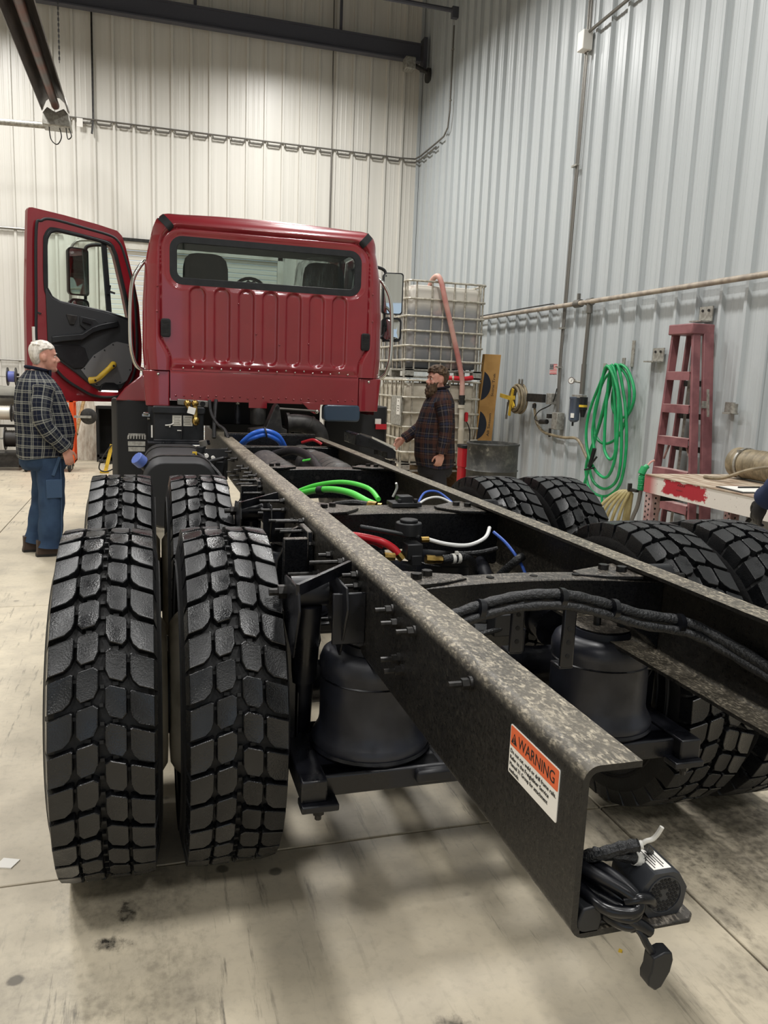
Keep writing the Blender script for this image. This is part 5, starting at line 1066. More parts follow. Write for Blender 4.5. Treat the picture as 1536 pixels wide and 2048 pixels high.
# work table along the right wall
m, g = node_mat('table_apron', .5)
P = g.obj(); s = g.new('SeparateXYZ'); g.L.new(P, s.inputs[0]); n = g.noise(P, 14, 5, .65); n2 = g.noise(P, 70, 3)
ns = g.math('MULTIPLY', g.math('SUBTRACT', n, .5), .34)
yy = g.math('ADD', s.outputs[1], ns)
d1 = g.math('ABSOLUTE', g.math('SUBTRACT', yy, .52)); zf = g.math('ABSOLUTE', g.math('ADD', g.math('SUBTRACT', s.outputs[2], .805), g.math('MULTIPLY', ns, .3)))
red1 = g.math('MULTIPLY', g.ramp(d1, .24, .22), g.ramp(zf, .062, .05)); red2 = g.ramp(s.outputs[1], .82, .93)
f = g.math('MAXIMUM', red1, g.math('MULTIPLY', red2, .85)); c_ = g.mix(f, lin('#d3cdc4'), lin('#a32430'))
c_ = g.mix(g.math('MULTIPLY', g.ramp(n2, .66, .7), g.ramp(n, .45, .55)), c_, lin('#5a2a26')); g.L.new(c_, g.B.inputs['Base Color'])
m, g = node_mat('table_top', .5)
P = g.obj(); n = g.noise(g.mapping(P, (9, 1.2, 1), rot=(0, 0, .12)), 3, 6, .6); n2 = g.noise(P, 4, 5)
c_ = g.mix(g.ramp(n, .4, .62), lin('#c9bda8'), lin('#8d745f')); c_ = g.mix(g.ramp(n2, .55, .7, 0, .6), c_, lin('#7a4d44')); g.L.new(c_, g.B.inputs['Base Color'])
b = thing('work_table', 'steel work table with chipped white and red apron by the wall', 'table', (3.2, 3.5, 0))
obj('table_top', MB().box((3.22, 3.48, .867), (.88, 2.02, .008)), 'table_top', b)
obj('table_frame', MB().ring([(2.785, 2.45), (3.655, 2.45), (3.655, 4.505), (2.785, 4.505)], [(2.835, 2.5), (3.605, 2.5), (3.605, 4.455), (2.835, 4.455)], 'Z', .728, .863), 'table_apron', b, bev=.004)
mat('leg_pink', '#a98f8b', .5, col2='#8d6e6c', ns=12)
for x, y in ((2.83, 4.44), (3.60, 4.44), (2.83, 2.56), (3.60, 2.56)):
    lg = obj('leg', MB().box((x, y, .365), (.085, .085, .73)), 'leg_pink', b, bev=.004)
    if y > 4:
        hl = MB()
        for k in range(16):
            hl.cyl((x-.0425, y-.018+.0*k, .05+.042*k), (x-.0432, y-.018, .05+.042*k), .009, n=8).cyl((x-.0425, y+.02, .07+.042*k), (x-.0432, y+.02, .07+.042*k), .009, n=8).cyl((x+.0, y-.0425, .06+.042*k), (x, y-.0432, .06+.042*k), .009, n=8)
        ho = obj('leg_hole', hl, 'dark_void', lg); ho['kind'] = 'stuff'
obj('lower_brace', MB().box((3.2, 4.46, .69), (.8, .04, .06)).box((3.2, 2.56, .3), (.8, .04, .05)), 'steel_dark', b)
obj('under_rod', MB().cyl((3.25, 3.75, .72), (3.05, 3.95, .3), .015, n=8).cyl((3.05, 3.95, .3), (3.0, 4.0, .0), .015, n=8), 'black_gloss', b)
obj('scrawl', MB().tube([(2.7835, 4.09-.012*k, .835+(.008 if k % 2 else -.004)) for k in range(8)], .0016, 4).tube([(2.7835, 4.1-.014*k, .80+(.002 if k % 2 else -.002)) for k in range(6)], .001, 4), 'ink', b)
# things on the table
b = thing('duct_hose', 'fat ribbed tan duct hose lying on the work table', 'hose', (3.42, 3.8, .99))
prof = [(.118, 4.25), (.122, 4.24), (.122, 4.2), (.112, 4.19)]
y = 4.19
while y > 3.1: prof += [(.112, y), (.118, y-.008), (.118, y-.016), (.112, y-.024)]; y -= .026
obj('ribbed_hose', MB().lathe([(r*.97, h) for r, h in prof], (3.43, 0, .995), 'Y', 32), 'tan_hose', b)
obj('hose_clamp', MB().lathe([(.116, 4.16), (.123, 4.158), (.123, 4.142), (.116, 4.14)], (3.43, 0, .995), 'Y', 32, caps=False).box((3.36, 4.15, 1.09), (.04, .02, .02)), 'galv', b)
obj('hose_mouth', MB().cyl((3.43, 4.252, .995), (3.43, 4.256, .995), .095, n=28), 'dark_void', b)
b = thing('air_line', 'thin tan air line draped from the table over the duct hose', 'hose', (3.2, 3.9, .9))
obj('line', MB().tube(cat([(3.1, 4.2, .885), (3.12, 4.02, .90), (3.2, 3.85, .98), (3.28, 3.65, 1.03), (3.33, 3.4, 1.05), (3.34, 3.1, 1.06)]), .013, 8), 'tan_hose', b)
b = thing('note_pad', 'white paper pad with a black pen on the work table', 'paper', (2.99, 3.6, .872))
obj('backing_board', MB().box((2.985, 3.57, .874), (.34, .30, .006), -.1), 'steel_dark', b)
obj('paper', MB().box((2.995, 3.575, .879), (.31, .27, .004), -.1), 'decal_white', b)
obj('pen', MB().cyl((2.92, 3.62, .886), (3.1, 3.62, .886), .006, n=8), 'ink', b)
b = thing('blow_gun', 'green spring guarded air gun with red tip on the table corner', 'air gun', (2.81, 4.55, .8))
coil = []
for k in range(90): a = k*.8; coil.append((2.80+.024*math.cos(a), 4.56+.024*math.sin(a), .73+.0013*k))
obj('spring_guard', MB().tube(coil, .006, 5), 'green_rubber', b)
obj('grip', MB().tube(cat([(2.80, 4.56, .73), (2.802, 4.56, .85), (2.815, 4.56, .90), (2.84, 4.56, .925)]), .022, 10).cyl((2.79, 4.56, .86), (2.815, 4.56, .915), .03, n=10), 'green_rubber', b)
obj('tip', MB().tube(cat([(2.84, 4.56, .925), (2.865, 4.56, .955), (2.90, 4.56, .972)]), .008, 8), 'pink_hose', b)
obj('whip', MB().tube(cat([(2.80, 4.56, .73), (2.79, 4.57, .6), (2.76, 4.6, .45), (2.72, 4.65, .1), (2.70, 4.68, .02)]), .016, 8), 'conduit', b)
b = thing('tan_air_hose', 'tan air hose hung in loops at the far end of the table', 'hose', (2.75, 4.7, .5))
mat('tan_yellow', '#a5986a', .5, col2='#8f8258', ns=9)
for k in range(5):
    w = .05+.03*k
    obj('hose_turn', MB().tube(cat([(2.79, 4.66+.012*k, .70), (2.79-w*.5, 4.67+.02*k, .68), (2.78-w*1.15, 4.7+.03*k, .52), (2.76-w*1.4, 4.74+.03*k, .2), (2.76-w, 4.76+.03*k, .05), (2.78-w*.1, 4.74, .12), (2.80-.01*k, 4.7, .45), (2.79, 4.66+.012*k, .69)]), .0135, 8), 'tan_yellow', b)
obj('hook', MB().box((2.78, 4.62, .72), (.04, .1, .02)).box((2.77, 4.67, .74), (.03, .02, .06)), 'steel_dark', b)
# ---------------------------------------------------------------- left background
b = thing('tool_cart', 'orange wheeled cart behind the older man', 'cart', (-2.38, 11.5, 0))
X0, X1, Y0, Y1 = -2.75, -2.02, 11.48, 11.95
for x, y, h in ((X0+.03, Y0+.03, .60), (X1-.03, Y0+.03, .93), (X0+.03, Y1-.03, .60), (X1-.03, Y1-.03, .93)): obj('post', MB().box((x, y, .14+h/2), (.06, .06, h)), 'orange_paint', b, bev=.004)
obj('bottom_tray', MB().box(((X0+X1)/2, (Y0+Y1)/2, .15), (X1-X0, Y1-Y0, .03)).box(((X0+X1)/2, Y0+.01, .19), (X1-X0, .02, .1)).box((X1-.01, (Y0+Y1)/2, .19), (.02, Y1-Y0, .1)), 'orange_paint', b)
obj('middle_shelf', MB().box(((X0+X1)/2, (Y0+Y1)/2, .55), (X1-X0, Y1-Y0, .03)), 'orange_paint', b)
obj('top_tray', MB().box((X1-.12, (Y0+Y1)/2, 1.05), (.3, Y1-Y0, .06)), 'orange_paint', b, bev=.005)
for x in (X0+.06, X1-.08):
    for y in (Y0+.06, Y1-.06):
        cs = obj('caster_wheel', MB().lathe([(0, -.02), (.055, -.02), (.065, -.012), (.065, .012), (.055, .02), (0, .02)], (x, y, .065), 'X', 20), 'rubber', b)
        obj('caster_fork', MB().box((x-.03, y, .09), (.012, .04, .09)).box((x+.03, y, .09), (.012, .04, .09)).box((x, y, .132), (.075, .06, .012)), 'galv', cs)
obj('reel_axle', MB().box((-1.90, 11.5, .815), (.24, .03, .035)), 'galv', b)
obj('reel_disc', MB().lathe([(0, 11.52), (.1, 11.52), (.118, 11.53), (.118, 11.55), (0, 11.56)], (-1.82, 0, .822), 'Y', 24), 'steel_dark', b)
b = thing('spool_rack', 'dark rack of wire and cable spools at the left edge', 'rack', (-3.1, 12, 0))
obj('frame', MB().box((-3.45, 11.9, .24), (1.3, .5, .03)).box((-3.45, 11.68, .15), (1.3, .03, .2)).box((-4.05, 11.9, .7), (.05, .05, 1.4)).box((-2.84, 12.1, .7), (.05, .05, 1.4)).box((-3.45, 12.1, 1.05), (1.3, .04, .04)).box((-3.45, 12.1, .62), (1.3, .04, .04)), 'steel_dark', b)
obj('rod', MB().cyl((-4.1, 12, 1.352), (-2.7, 12, 1.352), .008, n=8).cyl((-4.1, 12, .82), (-2.7, 12, .82), .012, n=8).cyl((-4.1, 12, .44), (-2.7, 12, .44), .012, n=8), 'galv', b)
def spool(x, z, r, w, m, lab, rc=None):
    s = thing('wire_spool', lab, 'spool', (x, 12, z))
    for d in (-w/2, w/2): obj('flange', MB().cyl((x+d-.006, 12, z), (x+d+.006, 12, z), r, n=28), 'steel_dark', s)
    obj('winding', MB().lathe([(rc or r*.7, x-w/2+.006+i*(w-.012)/12+(.0)) if i % 2 else ((rc or r*.7)*.965, x-w/2+.006+i*(w-.012)/12) for i in range(13)], (0, 12, z), 'X', 24), m, s)
mat('wire_blue', '#5a64a8', .5); mat('wire_silver', '#c3beb2', .35, .3); mat('wire_black', '#2c2926', .5)
spool(-2.90, 1.352, .135, .11, 'wire_blue', 'blue wire spool beside the older man', .08)
spool(-3.02, .82, .13, .19, 'wire_silver', 'silver wire spool at the left edge, left of two', .105)
spool(-2.80, .82, .13, .17, 'wire_silver', 'silver wire spool close behind the older man', .105)
spool(-2.92, .44, .17, .2, 'wire_black', 'black cable spool low on the rack', .125)
mat('grey_cover', '#77756e', .8, col2='#8b887e', ns=4)
b = thing('covered_bale', 'lumpy grey covered bundle on the rack behind the spools', 'bundle', (-3.2, 12.5, 1.05))
obj('cover', MB().loft([[(x, 12.45+.2*math.cos(a)*(1+.06*math.sin(5*x+a)), 1.05+.16*math.sin(a)*(1+.1*math.sin(7*x))) for a in [2*math.pi*j/20 for j in range(20)]] for x in [-4+.12*i for i in range(13)]]), 'grey_cover', b)
m, g = node_mat('plywood', .7)
P = g.obj(); n = g.noise(g.mapping(P, (6, 6, .8)), 4, 7, .7); g.L.new(g.mix(g.ramp(n, .42, .66), lin('#cfc6b6'), lin('#a08d7a')), g.B.inputs['Base Color'])
b = thing('plywood_sheet', 'scuffed pale plywood sheet leaning on the back wall', 'board', (-1.98, 13.3, 0))
obj('sheet', MB().loft([[(-2.2, y, z), (-1.80, y, z), (-1.80, y+.03, z), (-2.2, y+.03, z)] for y, z in ((13.2, 0), (13.4, 1.02))]), 'plywood', b)
b = thing('bamboo_pole', 'tan pole leaning beside the pale plywood sheet', 'pole', (-2.1, 12.9, 0))
obj('pole', MB().tube(cat([(-2.2, 12.85, 0), (-2.1, 12.9, .5), (-1.99, 13.0, .98), (-1.93, 13.1, 1.25)]), .028, 10), 'wood', b)
obj('band', MB().cyl((-2.112, 12.9, .44), (-2.104, 12.9, .47), .032, n=10), 'steel_dark', b)
b = thing('dark_gap_box', 'low dark open box between the plywood and the mud guard', 'cabinet', (-1.55, 13.2, 0))
obj('carcass', MB().box((-1.78, 13.15, .45), (.04, .5, .9)).box((-1.1, 13.15, .45), (.04, .5, .9)).box((-1.44, 13.38, .45), (.7, .03, .9)).box((-1.44, 13.15, .9), (.72, .52, .05)).box((-1.44, 13.15, .1), (.7, .5, .04)), 'dark_void', b)  # near-black open box put in to fill a dark gap
obj('top_clutter', MB().box((-1.68, 13.0, .95), (.3, .2, .06), .1).box((-1.6, 13.05, 1.0), (.16, .12, .05), -.2), 'white_paint', b)
b = thing('yellow_post', 'short yellow stand leg on the floor by the mud guard', 'stand', (-1.55, 11.4, 0))
obj('post', MB().bar((-1.60, 11.45, 0), (-1.50, 11.45, .42), .06, .05).box((-1.61, 11.45, .015), (.12, .12, .03)), 'yellow_paint', b)
obj('black_cord', MB().tube(cat([(-1.5, 11.4, .42), (-1.62, 11.38, .25), (-1.68, 11.36, .08), (-1.58, 11.34, .03), (-1.42, 11.34, .12), (-1.28, 11.34, .3)]), .01, 6), 'ink', b)
b = thing('floor_debris', 'scrap of dark parts on the floor by the back wall', 'scrap', (-1.75, 12.8, 0))
for x, y, r in ((-1.72, 12.75, .05), (-1.62, 12.6, .06), (-1.5, 12.7, .04)): obj('part', MB().sph((x, y, r*.7), (r, r*1.2, r*.7), 8, 6).box((x+.05, y+.03, .02), (.12, .03, .03), .5), 'steel_dark', b)
tag(obj('yellow_chip', MB().prism([(.238, .796), (.246, .79), (.252, .797), (.246, .804)], 'Z', .0, .004), 'yellow_paint'), 'tiny yellow chip on the floor below the dangling plug', 'debris')
tag(obj('tile_scrap', MB().prism([(-1.45, 1.575), (-1.40, 1.56), (-1.38, 1.60), (-1.43, 1.62)], 'Z', .0, .004), 'decal_white'), 'pale paper scrap on the floor left of the near tyre', 'debris')
# ---------------------------------------------------------------- people
def fused(mb, voxel=.007, smooth=3):
    me = bpy.data.meshes.new('f'); me.from_pydata(mb.v, [], mb.f); o = bpy.data.objects.new('f', me); COL.objects.link(o)
    r = o.modifiers.new('r', 'REMESH'); r.mode = 'VOXEL'; r.voxel_size = voxel
    s = o.modifiers.new('s', 'SMOOTH'); s.iterations = smooth; s.factor = .5
    e = bpy.data.meshes.new_from_object(o.evaluated_get(bpy.context.evaluated_depsgraph_get()))
    m = MB(); m.add([tuple(v.co) for v in e.vertices], [tuple(p.vertices) for p in e.polygons])
    bpy.data.objects.remove(o); bpy.data.meshes.remove(me); bpy.data.meshes.remove(e); return m
def plaid(name, base, stripes, rough=.9):
    # stripes: (axis, period, centre, half width, colour, strength)
    m, g = node_mat(name, rough); uv = g.new('TexCoord').outputs['UV']; s = g.new('SeparateXYZ'); g.L.new(uv, s.inputs[0])
    P = g.obj(); n = g.noise(P, 120, 3); c_ = lin(base); 
    for ax, per, cen, hw_, col, st in stripes:
        a = g.math('FRACT', g.math('DIVIDE', s.outputs[ax], per)); d = g.math('ABSOLUTE', g.math('SUBTRACT', a, cen))
        f = g.math('MULTIPLY', g.ramp(d, hw_*1.25, hw_*.75), st); c_ = g.mix(g.math('MULTIPLY', f, g.ramp(n, .3, .6, .7, 1)), c_, lin(col))
    g.L.new(c_, g.B.inputs['Base Color']); g.bump(g.noise(P, 28, 4), .25, .02); g.B.inputs['Specular IOR Level'].default_value = .2
plaid('plaid_navy', '#161a28', [(a, .086, c, w, '#b4b4a8', s) for a in (0, 1) for c, w, s in ((.30, .047, .38), (.47, .047, .38), (.88, .02, .16))])
plaid('plaid_brown', '#1f1b1f', [(a, .15, c, w, col, s) for a in (0, 1) for c, w, col, s in ((.25, .12, '#553528', .42), (.62, .06, '#2c3145', .45), (.8, .03, '#7d736c', .25), (.45, .02, '#8a6a55', .3))])
mat('denim', '#34475f', .85, col2='#28384f', ns=5, bump=.2, bs=200, spec=.2); mat('denim_light', '#3d5068', .85, bump=.2, bs=200, spec=.2)
mat('black_cloth', '#201f22', .85, bump=.2, bs=120); mat('navy_cloth', '#1a2745', .85, bump=.2, bs=120)
mat('skin', '#c99683', .5, col2='#bd8573', ns=14); mat('hair_white', '#d6d0c6', .8, col2='#b5aea3', ns=50, stretch=(1, 1, .3), bump=.4, bs=120)
mat('hair_brown', '#57432f', .75, col2='#382a1f', ns=60, stretch=(1, 1, .3), bump=.5, bs=120); mat('boot_brown', '#3d2e25', .6); mat('eye_white', '#e6e2da', .3)
mat('glove_black', '#141416', .6)
HEAD = [(0, .082, .03, .03), (.02, .094, .0, .046), (.05, .097, -.03, .058), (.075, .098, -.055, .065), (.10, .095, -.078, .071), (.125, .091, -.09, .074), (.15, .097, -.096, .076), (.18, .09, -.098, .075), (.205, .07, -.088, .066), (.225, .04, -.06, .046), (.236, .0, -.02, .018)]
def head_rings(rows, n=28, dz=0):
    o = []
    for z, f, b_, w in rows:
        c, a = (f+b_)/2, (f-b_)/2; r = []
        for j in range(n):
            t = 2*math.pi*j/n; cs, sn = math.cos(t), math.sin(t)
            r.append((c+a*math.copysign(abs(cs)**.85, cs), w*math.copysign(abs(sn)**.9, sn), z+dz))
        o.append(r)
    return o
def hand(mb, w, d, side, nrm, curl=.5, s=1.0):
    w, d, side, nrm = V(w), V(d).normalized(), V(side).normalized(), V(nrm).normalized()
    M = Matrix((side, nrm, d)).transposed()
    mb.sph(w+d*.05*s, (.041*s, .017*s, .056*s), 14, 10, M); mb.tube([w-d*.03, w+d*.02*s], [.028*s, .027*s], 12, flat=1)
    for i, L in enumerate((.07, .082, .077, .06)):
        p = w+d*.088*s+side*(.029-.0195*i)*s; pts = [p-d*.02*s, p]; a = .15+curl*.3
        for k, l in enumerate((.42, .33, .25)):
            p = p+(d*math.cos(a)+nrm*math.sin(a))*L*l*s; pts.append(p); a += curl*(.9 if k == 0 else .6)
        mb.tube(cat(pts, 3), [.0095*s]*4+[.009*s]*3+[.0085*s]*3+[.0075*s]*2+[.006*s]*1 if len(cat(pts, 3)) == 13 else .0085*s, 8)
    p = w+d*.03*s+side*.03*s
    mb.tube([p, p+side*.022*s+d*.025*s+nrm*.012*s, p+side*.03*s+d*.055*s+nrm*.022*s, p+side*.026*s+d*.078*s+nrm*.03*s], [.013*s, .0115*s, .0105*s, .008*s], 8)
def person(label, loc, rz, arms, torso, head_pos, head_rz, hair, cloth, legs, belly=0, beard=None, pants='denim', shirt='plaid_navy', gloves=None, fold=.006):
    root = thing('person', label, 'person', loc)
    M = Matrix.Translation(V(loc)) @ Matrix.Rotation(rz, 4, 'Z')
    MH = Matrix.Translation(V(head_pos)) @ Matrix.Rotation(head_rz, 4, 'Z')
    b = MB(); hm = MB(); hm.loft(head_rings(HEAD))
    hm.tube([(.09, 0, .128), (.108, 0, .105), (.117, 0, .09), (.107, 0, .082)], [.008, .0115, .0135, .009], 10)
    for sy in (-1, 1):
        hm.sph((.104, sy*.011, .085), (.012, .009, .008), 8, 6); hm.sph((-.002, sy*.077, .112), (.021, .009, .032), 12, 8); hm.sph((.006, sy*.073, .105), (.012, .012, .02), 8, 6)
        hm.sph((.082, sy*.033, .142), (.016, .024, .009), 10, 6); hm.sph((.07, sy*.042, .09), (.022, .02, .02), 10, 6)
    hm.sph((.094, 0, .063), (.011, .024, .007), 10, 6); hm.sph((.091, 0, .052), (.011, .022, .008), 10, 6); hm.sph((.086, 0, .02), (.02, .024, .018), 10, 8)
    hm.tube([(-.015, 0, .09), (-.03, 0, -.01), (-.045, 0, -.09)], [.058, .06, .068], 18)
    b.add([MH @ V(v) for v in hm.v], hm.f)
    # trunk, limbs
    el = lambda z, cx, rx, ry, n=24: [(cx+rx*math.cos(2*math.pi*j/n), ry*math.sin(2*math.pi*j/n), z) for j in range(n)]
    b.loft([el(z, cx, rx*.9, ry*.9) for z, cx, rx, ry in torso])
    for A in arms:
        b.tube(cat(A['j'], 4), [(.056-.026*k/8) for k in range(9)] if len(cat(A['j'], 4)) == 9 else .04, 14)
        if not gloves: hand(b, A['j'][-1], A['d'], A['side'], A['n'], A.get('curl', .5))
    for L in legs: b.tube([V(p) for p in L], [.085, .062, .045, .04][:len(L)], 14); b.sph(V(L[-1])+V((.06, 0, -.03)), (.1, .035, .035), 10, 6)
    bd = obj('body', fused(b).xf(M), 'skin', root, sharp=180)
    for sy in (-1, 1):
        ey = MB().sph((.079, sy*.032, .124), .0115, 10, 8); obj('eye', ey.xf(M @ MH), 'eye_white', bd)
        obj('iris', MB().sph((.0875, sy*.032, .124), (.004, .0055, .0055), 8, 6).xf(M @ MH), 'ink', bd)
        obj('eyebrow', MB().sph((.093, sy*.034, .147), (.008, .02, .005), 8, 6).xf(M @ MH), hair[0], bd)
    h = MB(); h.loft(head_rings(hair[1])); rr = random.Random(5)
    for _ in range(hair[3]):
        a = rr.uniform(-2.4, 2.4) if rr.random() < .7 else rr.uniform(-3.1, 3.1); z = rr.uniform(*hair[2]); i = min(range(len(hair[1])), key=lambda k: abs(hair[1][k][0]-z)); _, f_, bk, w_ = hair[1][i]
        c_, ax = (f_+bk)/2, (f_-bk)/2; p = V((c_-ax*math.cos(a)*.97, w_*math.sin(a)*.97, z)); h.sph(p, (.014, .014, .009), 7, 5)
    obj('hair', fused(h, .005, 2).xf(M @ MH), hair[0], root, sharp=180)
    if beard:
        bb_ = MB(); bb_.loft(head_rings(beard)); 
        for _ in range(40):
            i = rr.randrange(1, len(beard)-1); z, f_, bk, w_ = beard[i]; a = rr.uniform(-1.7, 1.7); c_, ax = (f_+bk)/2, (f_-bk)/2
            bb_.sph((c_+ax*math.cos(a)*.96, w_*math.sin(a)*.96, z+rr.uniform(-.01, .01)), (.011, .011, .016), 7, 5)
        obj('beard', fused(bb_, .005, 2).xf(M @ MH), hair[0], root, sharp=180)
    # shirt with sleeves, collar
    def cloth_loft(rows, n=40, uvo=0):
        mb = MB(); uv = []; rings = []
        for z, cx, rx, ry in rows:
            r = []
            for j in range(n):
                t = 2*math.pi*j/n+math.pi/2*(1 if arms_side < 0 else -1); k = 1+fold*4*math.sin(5*t+z*9)*math.sin(z*13+t)
                r.append((cx+rx*k*math.cos(t), ry*k*math.sin(t), z+.012*math.sin(3*t)*(1 if z < rows[0][0]+.02 else 0))); uv.append((2*math.pi*j/n*.22, z))
            rings.append(r)
        mb.loft(rings, caps=True); return mb, uv
    arms_side = -1 if arms[0]['j'][0][1] < 0 else 1
    def lerp_rows(rows, k=3):
        o = []
        for a, c in zip(rows, rows[1:]):
            for i in range(k): o.append(tuple(a[m]+(c[m]-a[m])*i/k for m in range(4)))
        return o+[rows[-1]]
    mb, uv = cloth_loft(lerp_rows(torso))
    for ai, A in enumerate(arms):
        P = cat(A['j'], 7); n = 20; r0 = A.get('r', (.088, .052)); k0 = len(mb.v); tb = MB()
        rad = [r0[0]+(r0[1]-r0[0])*(i/(len(P)-1))+.004*math.sin(i*2.1) for i in range(len(P))]; rad[-1] += .004
        tb.tube(P, rad, n, caps=True); mb.add(tb.v, tb.f)
        L = 0
        for i in range(len(P)):
            if i: L += (P[i]-P[i-1]).length
            uv += [(2*math.pi*j/n*.065+.03, L+.02) for j in range(n)]
    obj('shirt', mb.xf(M), shirt, root, uv=uv, sharp=60)
    z, cx, rx, ry = torso[-1]
    cl = MB().tube([(cx+(rx+.004)*math.cos(a), (ry+.003)*math.sin(a), z+.010-.014*math.cos(a)) for a in [2*math.pi*j/24 for j in range(24)]], .014, 8, closed=True)
    cl.box((cx+rx+.02, .035, z-.02), (.02, .05, .05)).box((cx+rx+.02, -.035, z-.02), (.02, .05, .05))
    obj('collar', cl.xf(M), shirt, root)
    # trousers, shoes
    pm = MB(); hipz = torso[0][0]
    pm.loft([el(hipz+dz, torso[0][1]*.6, torso[0][2]*k, torso[0][3]*k, 32) for dz, k in ((.12, .9), (.02, .93), (-.06, .92), (-.1, .8))])
    for L in legs:
        P = cat(L, 8); rad = [cloth['leg'][0]+(cloth['leg'][1]-cloth['leg'][0])*(i/(len(P)-1))+.005*math.sin(i*1.7+L[0][1]*9)*(i/len(P)+.3) for i in range(len(P))]; rad[-1] += .006
        pm.tube(P, rad, 20)
    tr = obj('trousers', pm.xf(M), pants, root, sharp=60)
    if cloth.get('pocket'):
        L = legs[0]; sd = -1 if L[0][1] < 0 else 1; y = L[0][1]+sd*(cloth['leg'][0]+.001)
        obj('side_pocket', MB().box((.03, y*.985, .56), (.12, .012, .15)).box((.05, y*.99, .74), (.025, .012, .16), Matrix.Rotation(.35, 3, 'Y')).xf(M), 'denim_light', tr, bev=.004)
        obj('side_seam', MB().tube([(.085, y*.93, .8), (.085, y*.93, .45), (.075, y*.88, .1)], .004, 5).xf(M), 'denim_light', tr)
    for L in legs:
        p = V(L[-1]); sm = MB()
        sm.loft([[(p.x+x*1.0, p.y+y*w, z) for x, y in ((-.10, -.7), (-.105, 0), (-.10, .7), (-.03, 1), (.06, 1.1), (.13, .95), (.175, .5), (.185, 0), (.175, -.5), (.13, -.95), (.06, -1.1), (.0, -1))] for z, w in ((0.002, .046), (.025, .049))]+[[(p.x+x, p.y+y*w, z) for x, y in ((-.095, -.7), (-.1, 0), (-.095, .7), (-.03, 1), (.05, 1), (.12*k, .85), (.16*k, .5), (.17*k, 0), (.16*k, -.5), (.12*k, -.85), (.05, -1), (.0, -1))] for z, w, k in ((.05, .047, 1), (.075, .044, .75), (.10, .044, .5), (.13, .046, .42))])
        so = obj('boot', sm.xf(M), 'boot_brown', root, sharp=50)
        obj('sole', MB().loft([[(p.x+x*1.03, p.y+y*.05, z) for x, y in ((-.10, -.7), (-.105, 0), (-.10, .7), (-.03, 1), (.06, 1.1), (.13, .95), (.175, .5), (.185, 0), (.175, -.5), (.13, -.95), (.06, -1.1), (.0, -1))] for z in (0, .02)]).xf(M), 'ink', so)
    if gloves:
        for A in arms:
            gm = MB(); hand(gm, A['j'][-1], A['d'], A['side'], A['n'], .7, 1.2); gm.tube([V(A['j'][-1])-V(A['d']).normalized()*.06, V(A['j'][-1])], [.045, .038], 14); obj('glove', fused(gm, .006, 3).xf(M), 'glove_black', root, sharp=180)
    return root
hair1 = [(.055, -.02, -.072, .052), (.08, -.01, -.088, .068), (.11, -.018, -.098, .078), (.14, -.012, -.105, .081), (.165, .03, -.108, .083), (.185, .088, -.106, .081), (.205, .082, -.098, .074), (.225, .062, -.078, .058), (.243, .03, -.045, .035), (.25, .0, -.02, .012)]
person('older man with white hair, navy plaid shirt and blue jeans facing the open door', (-1.80, 6.05, 0), .32,
    [dict(j=[(-.02, -.19, 1.36), (-.05, -.25, 1.10), (.12, -.23, .885)], d=(.25, .05, -1), side=(.9, .1, .2), n=(.1, 1, .1), curl=.5, r=(.085, .056)),
     dict(j=[(-.02, .19, 1.36), (-.03, .25, 1.10), (.10, .23, .885)], d=(.25, -.05, -1), side=(.9, -.1, .2), n=(.1, -1, .1), curl=.5, r=(.085, .056))],
    [(.80, .0, .20, .205), (.88, .012, .216, .212), (1.0, .022, .224, .216), (1.12, .01, .216, .218), (1.25, -.01, .192, .222), (1.35, -.025, .162, .215), (1.42, -.035, .125, .17), (1.465, -.04, .088, .105), (1.49, -.035, .072, .078)],
    (.02, 0, 1.478), -.1, ('hair_white', hair1, (.17, .24), 30), dict(leg=(.112, .088), pocket=1),
    [[(.02, -.095, .80), (.03, -.105, .48), (.0, -.11, .07)], [(.02, .095, .80), (.02, .105, .48), (-.06, .11, .07)]])
hair2 = [(.06, -.03, -.075, .05), (.09, -.02, -.092, .068), (.12, -.02, -.104, .08), (.15, -.005, -.112, .084), (.172, .05, -.115, .086), (.195, .100, -.114, .084), (.22, .098, -.104, .076), (.245, .078, -.08, .06), (.262, .045, -.045, .036), (.268, .02, -.015, .012)]
beard2 = [(-.065, .088, .055, .02), (-.045, .112, .03, .042), (-.02, .122, .01, .056), (.01, .120, .0, .064), (.035, .112, .004, .068), (.055, .106, .01, .07), (.07, .09, .012, .0715), (.10, .03, .0, .0735)]
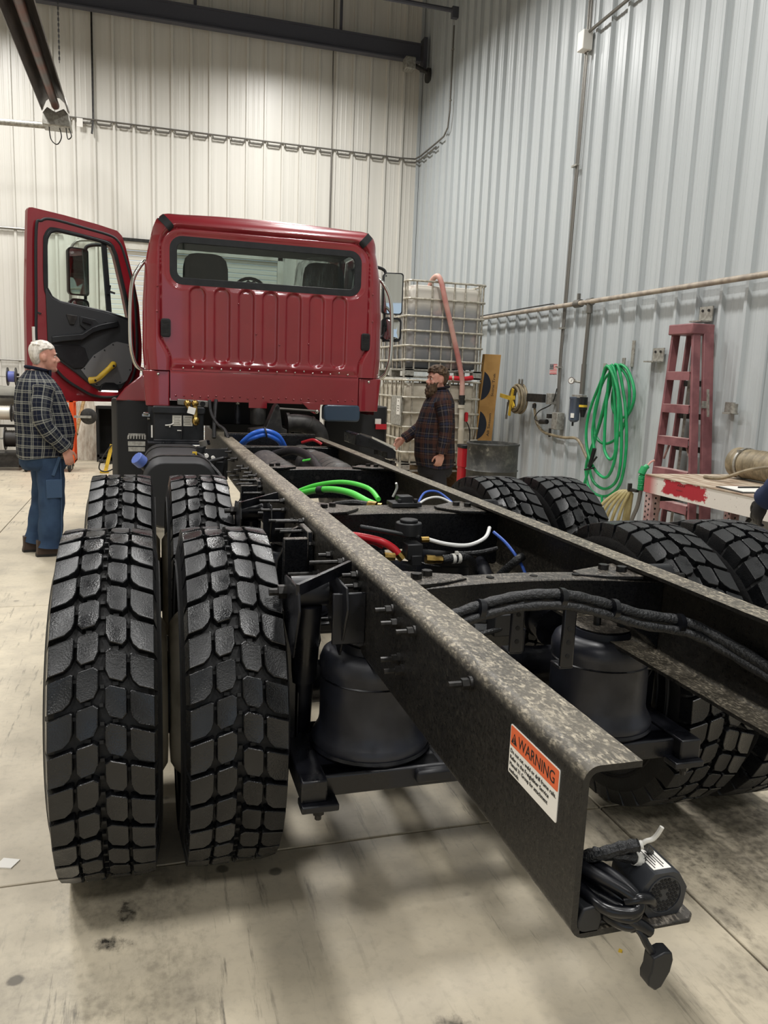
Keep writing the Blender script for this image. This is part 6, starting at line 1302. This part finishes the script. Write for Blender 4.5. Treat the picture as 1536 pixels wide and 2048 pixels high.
person('bearded man in a dark brown plaid shirt beyond the far frame rail', (1.80, 6.62, 0), math.pi-.12,
    [dict(j=[(.0, .19, 1.33), (-.03, .25, 1.08), (-.0, .24, .83)], d=(.2, -.1, -1), side=(.9, -.1, .2), n=(.1, -1, .1), curl=.75, r=(.086, .052)),
     dict(j=[(.0, -.19, 1.33), (.10, -.24, 1.08), (.29, -.23, .93)], d=(.7, .05, -.6), side=(.5, .2, .8), n=(-.3, 1, -.2), curl=.6, r=(.084, .05))],
    [(.68, .0, .19, .20), (.78, .01, .205, .21), (.95, .02, .205, .21), (1.1, .015, .19, .208), (1.22, .005, .172, .21), (1.32, -.01, .148, .205), (1.39, -.02, .11, .16), (1.43, -.028, .08, .10), (1.455, -.028, .066, .072)],
    (.02, 0, 1.425), .25, ('hair_brown', hair2, (.17, .26), 70), dict(leg=(.098, .075)),
    [[(.0, -.09, .78), (.02, -.1, .46), (.0, -.1, .07)], [(.0, .09, .78), (-.02, .1, .46), (-.06, .1, .07)]], beard=beard2, pants='black_cloth', shirt='plaid_brown')
person('person in navy work clothes and black gloves at the right edge by the table', (2.42, 2.42, 0), R90,
    [dict(j=[(.0, .20, 1.36), (-.02, .265, 1.12), (.12, .265, .97)], d=(.5, -.05, -1), side=(.9, 0, .4), n=(.1, -1, .1), r=(.085, .06)),
     dict(j=[(.0, -.20, 1.36), (-.02, -.26, 1.12), (.2, -.23, .98)], d=(.9, .05, -.4), side=(.3, .2, .9), n=(-.1, 1, -.1), r=(.085, .06))],
    [(.74, .0, .2, .205), (.85, .01, .21, .21), (1.0, .015, .205, .208), (1.12, .01, .19, .208), (1.25, .0, .178, .212), (1.35, -.01, .15, .208), (1.42, -.02, .115, .165), (1.465, -.025, .085, .10), (1.49, -.025, .07, .075)],
    (.03, 0, 1.475), 0, ('hair_brown', hair2, (.17, .24), 20), dict(leg=(.11, .085)),
    [[(.0, -.1, .8), (.02, -.1, .46), (.0, -.1, .07)], [(.0, .1, .8), (-.02, .1, .46), (-.05, .1, .07)]], pants='navy_cloth', shirt='navy_cloth', gloves=1)
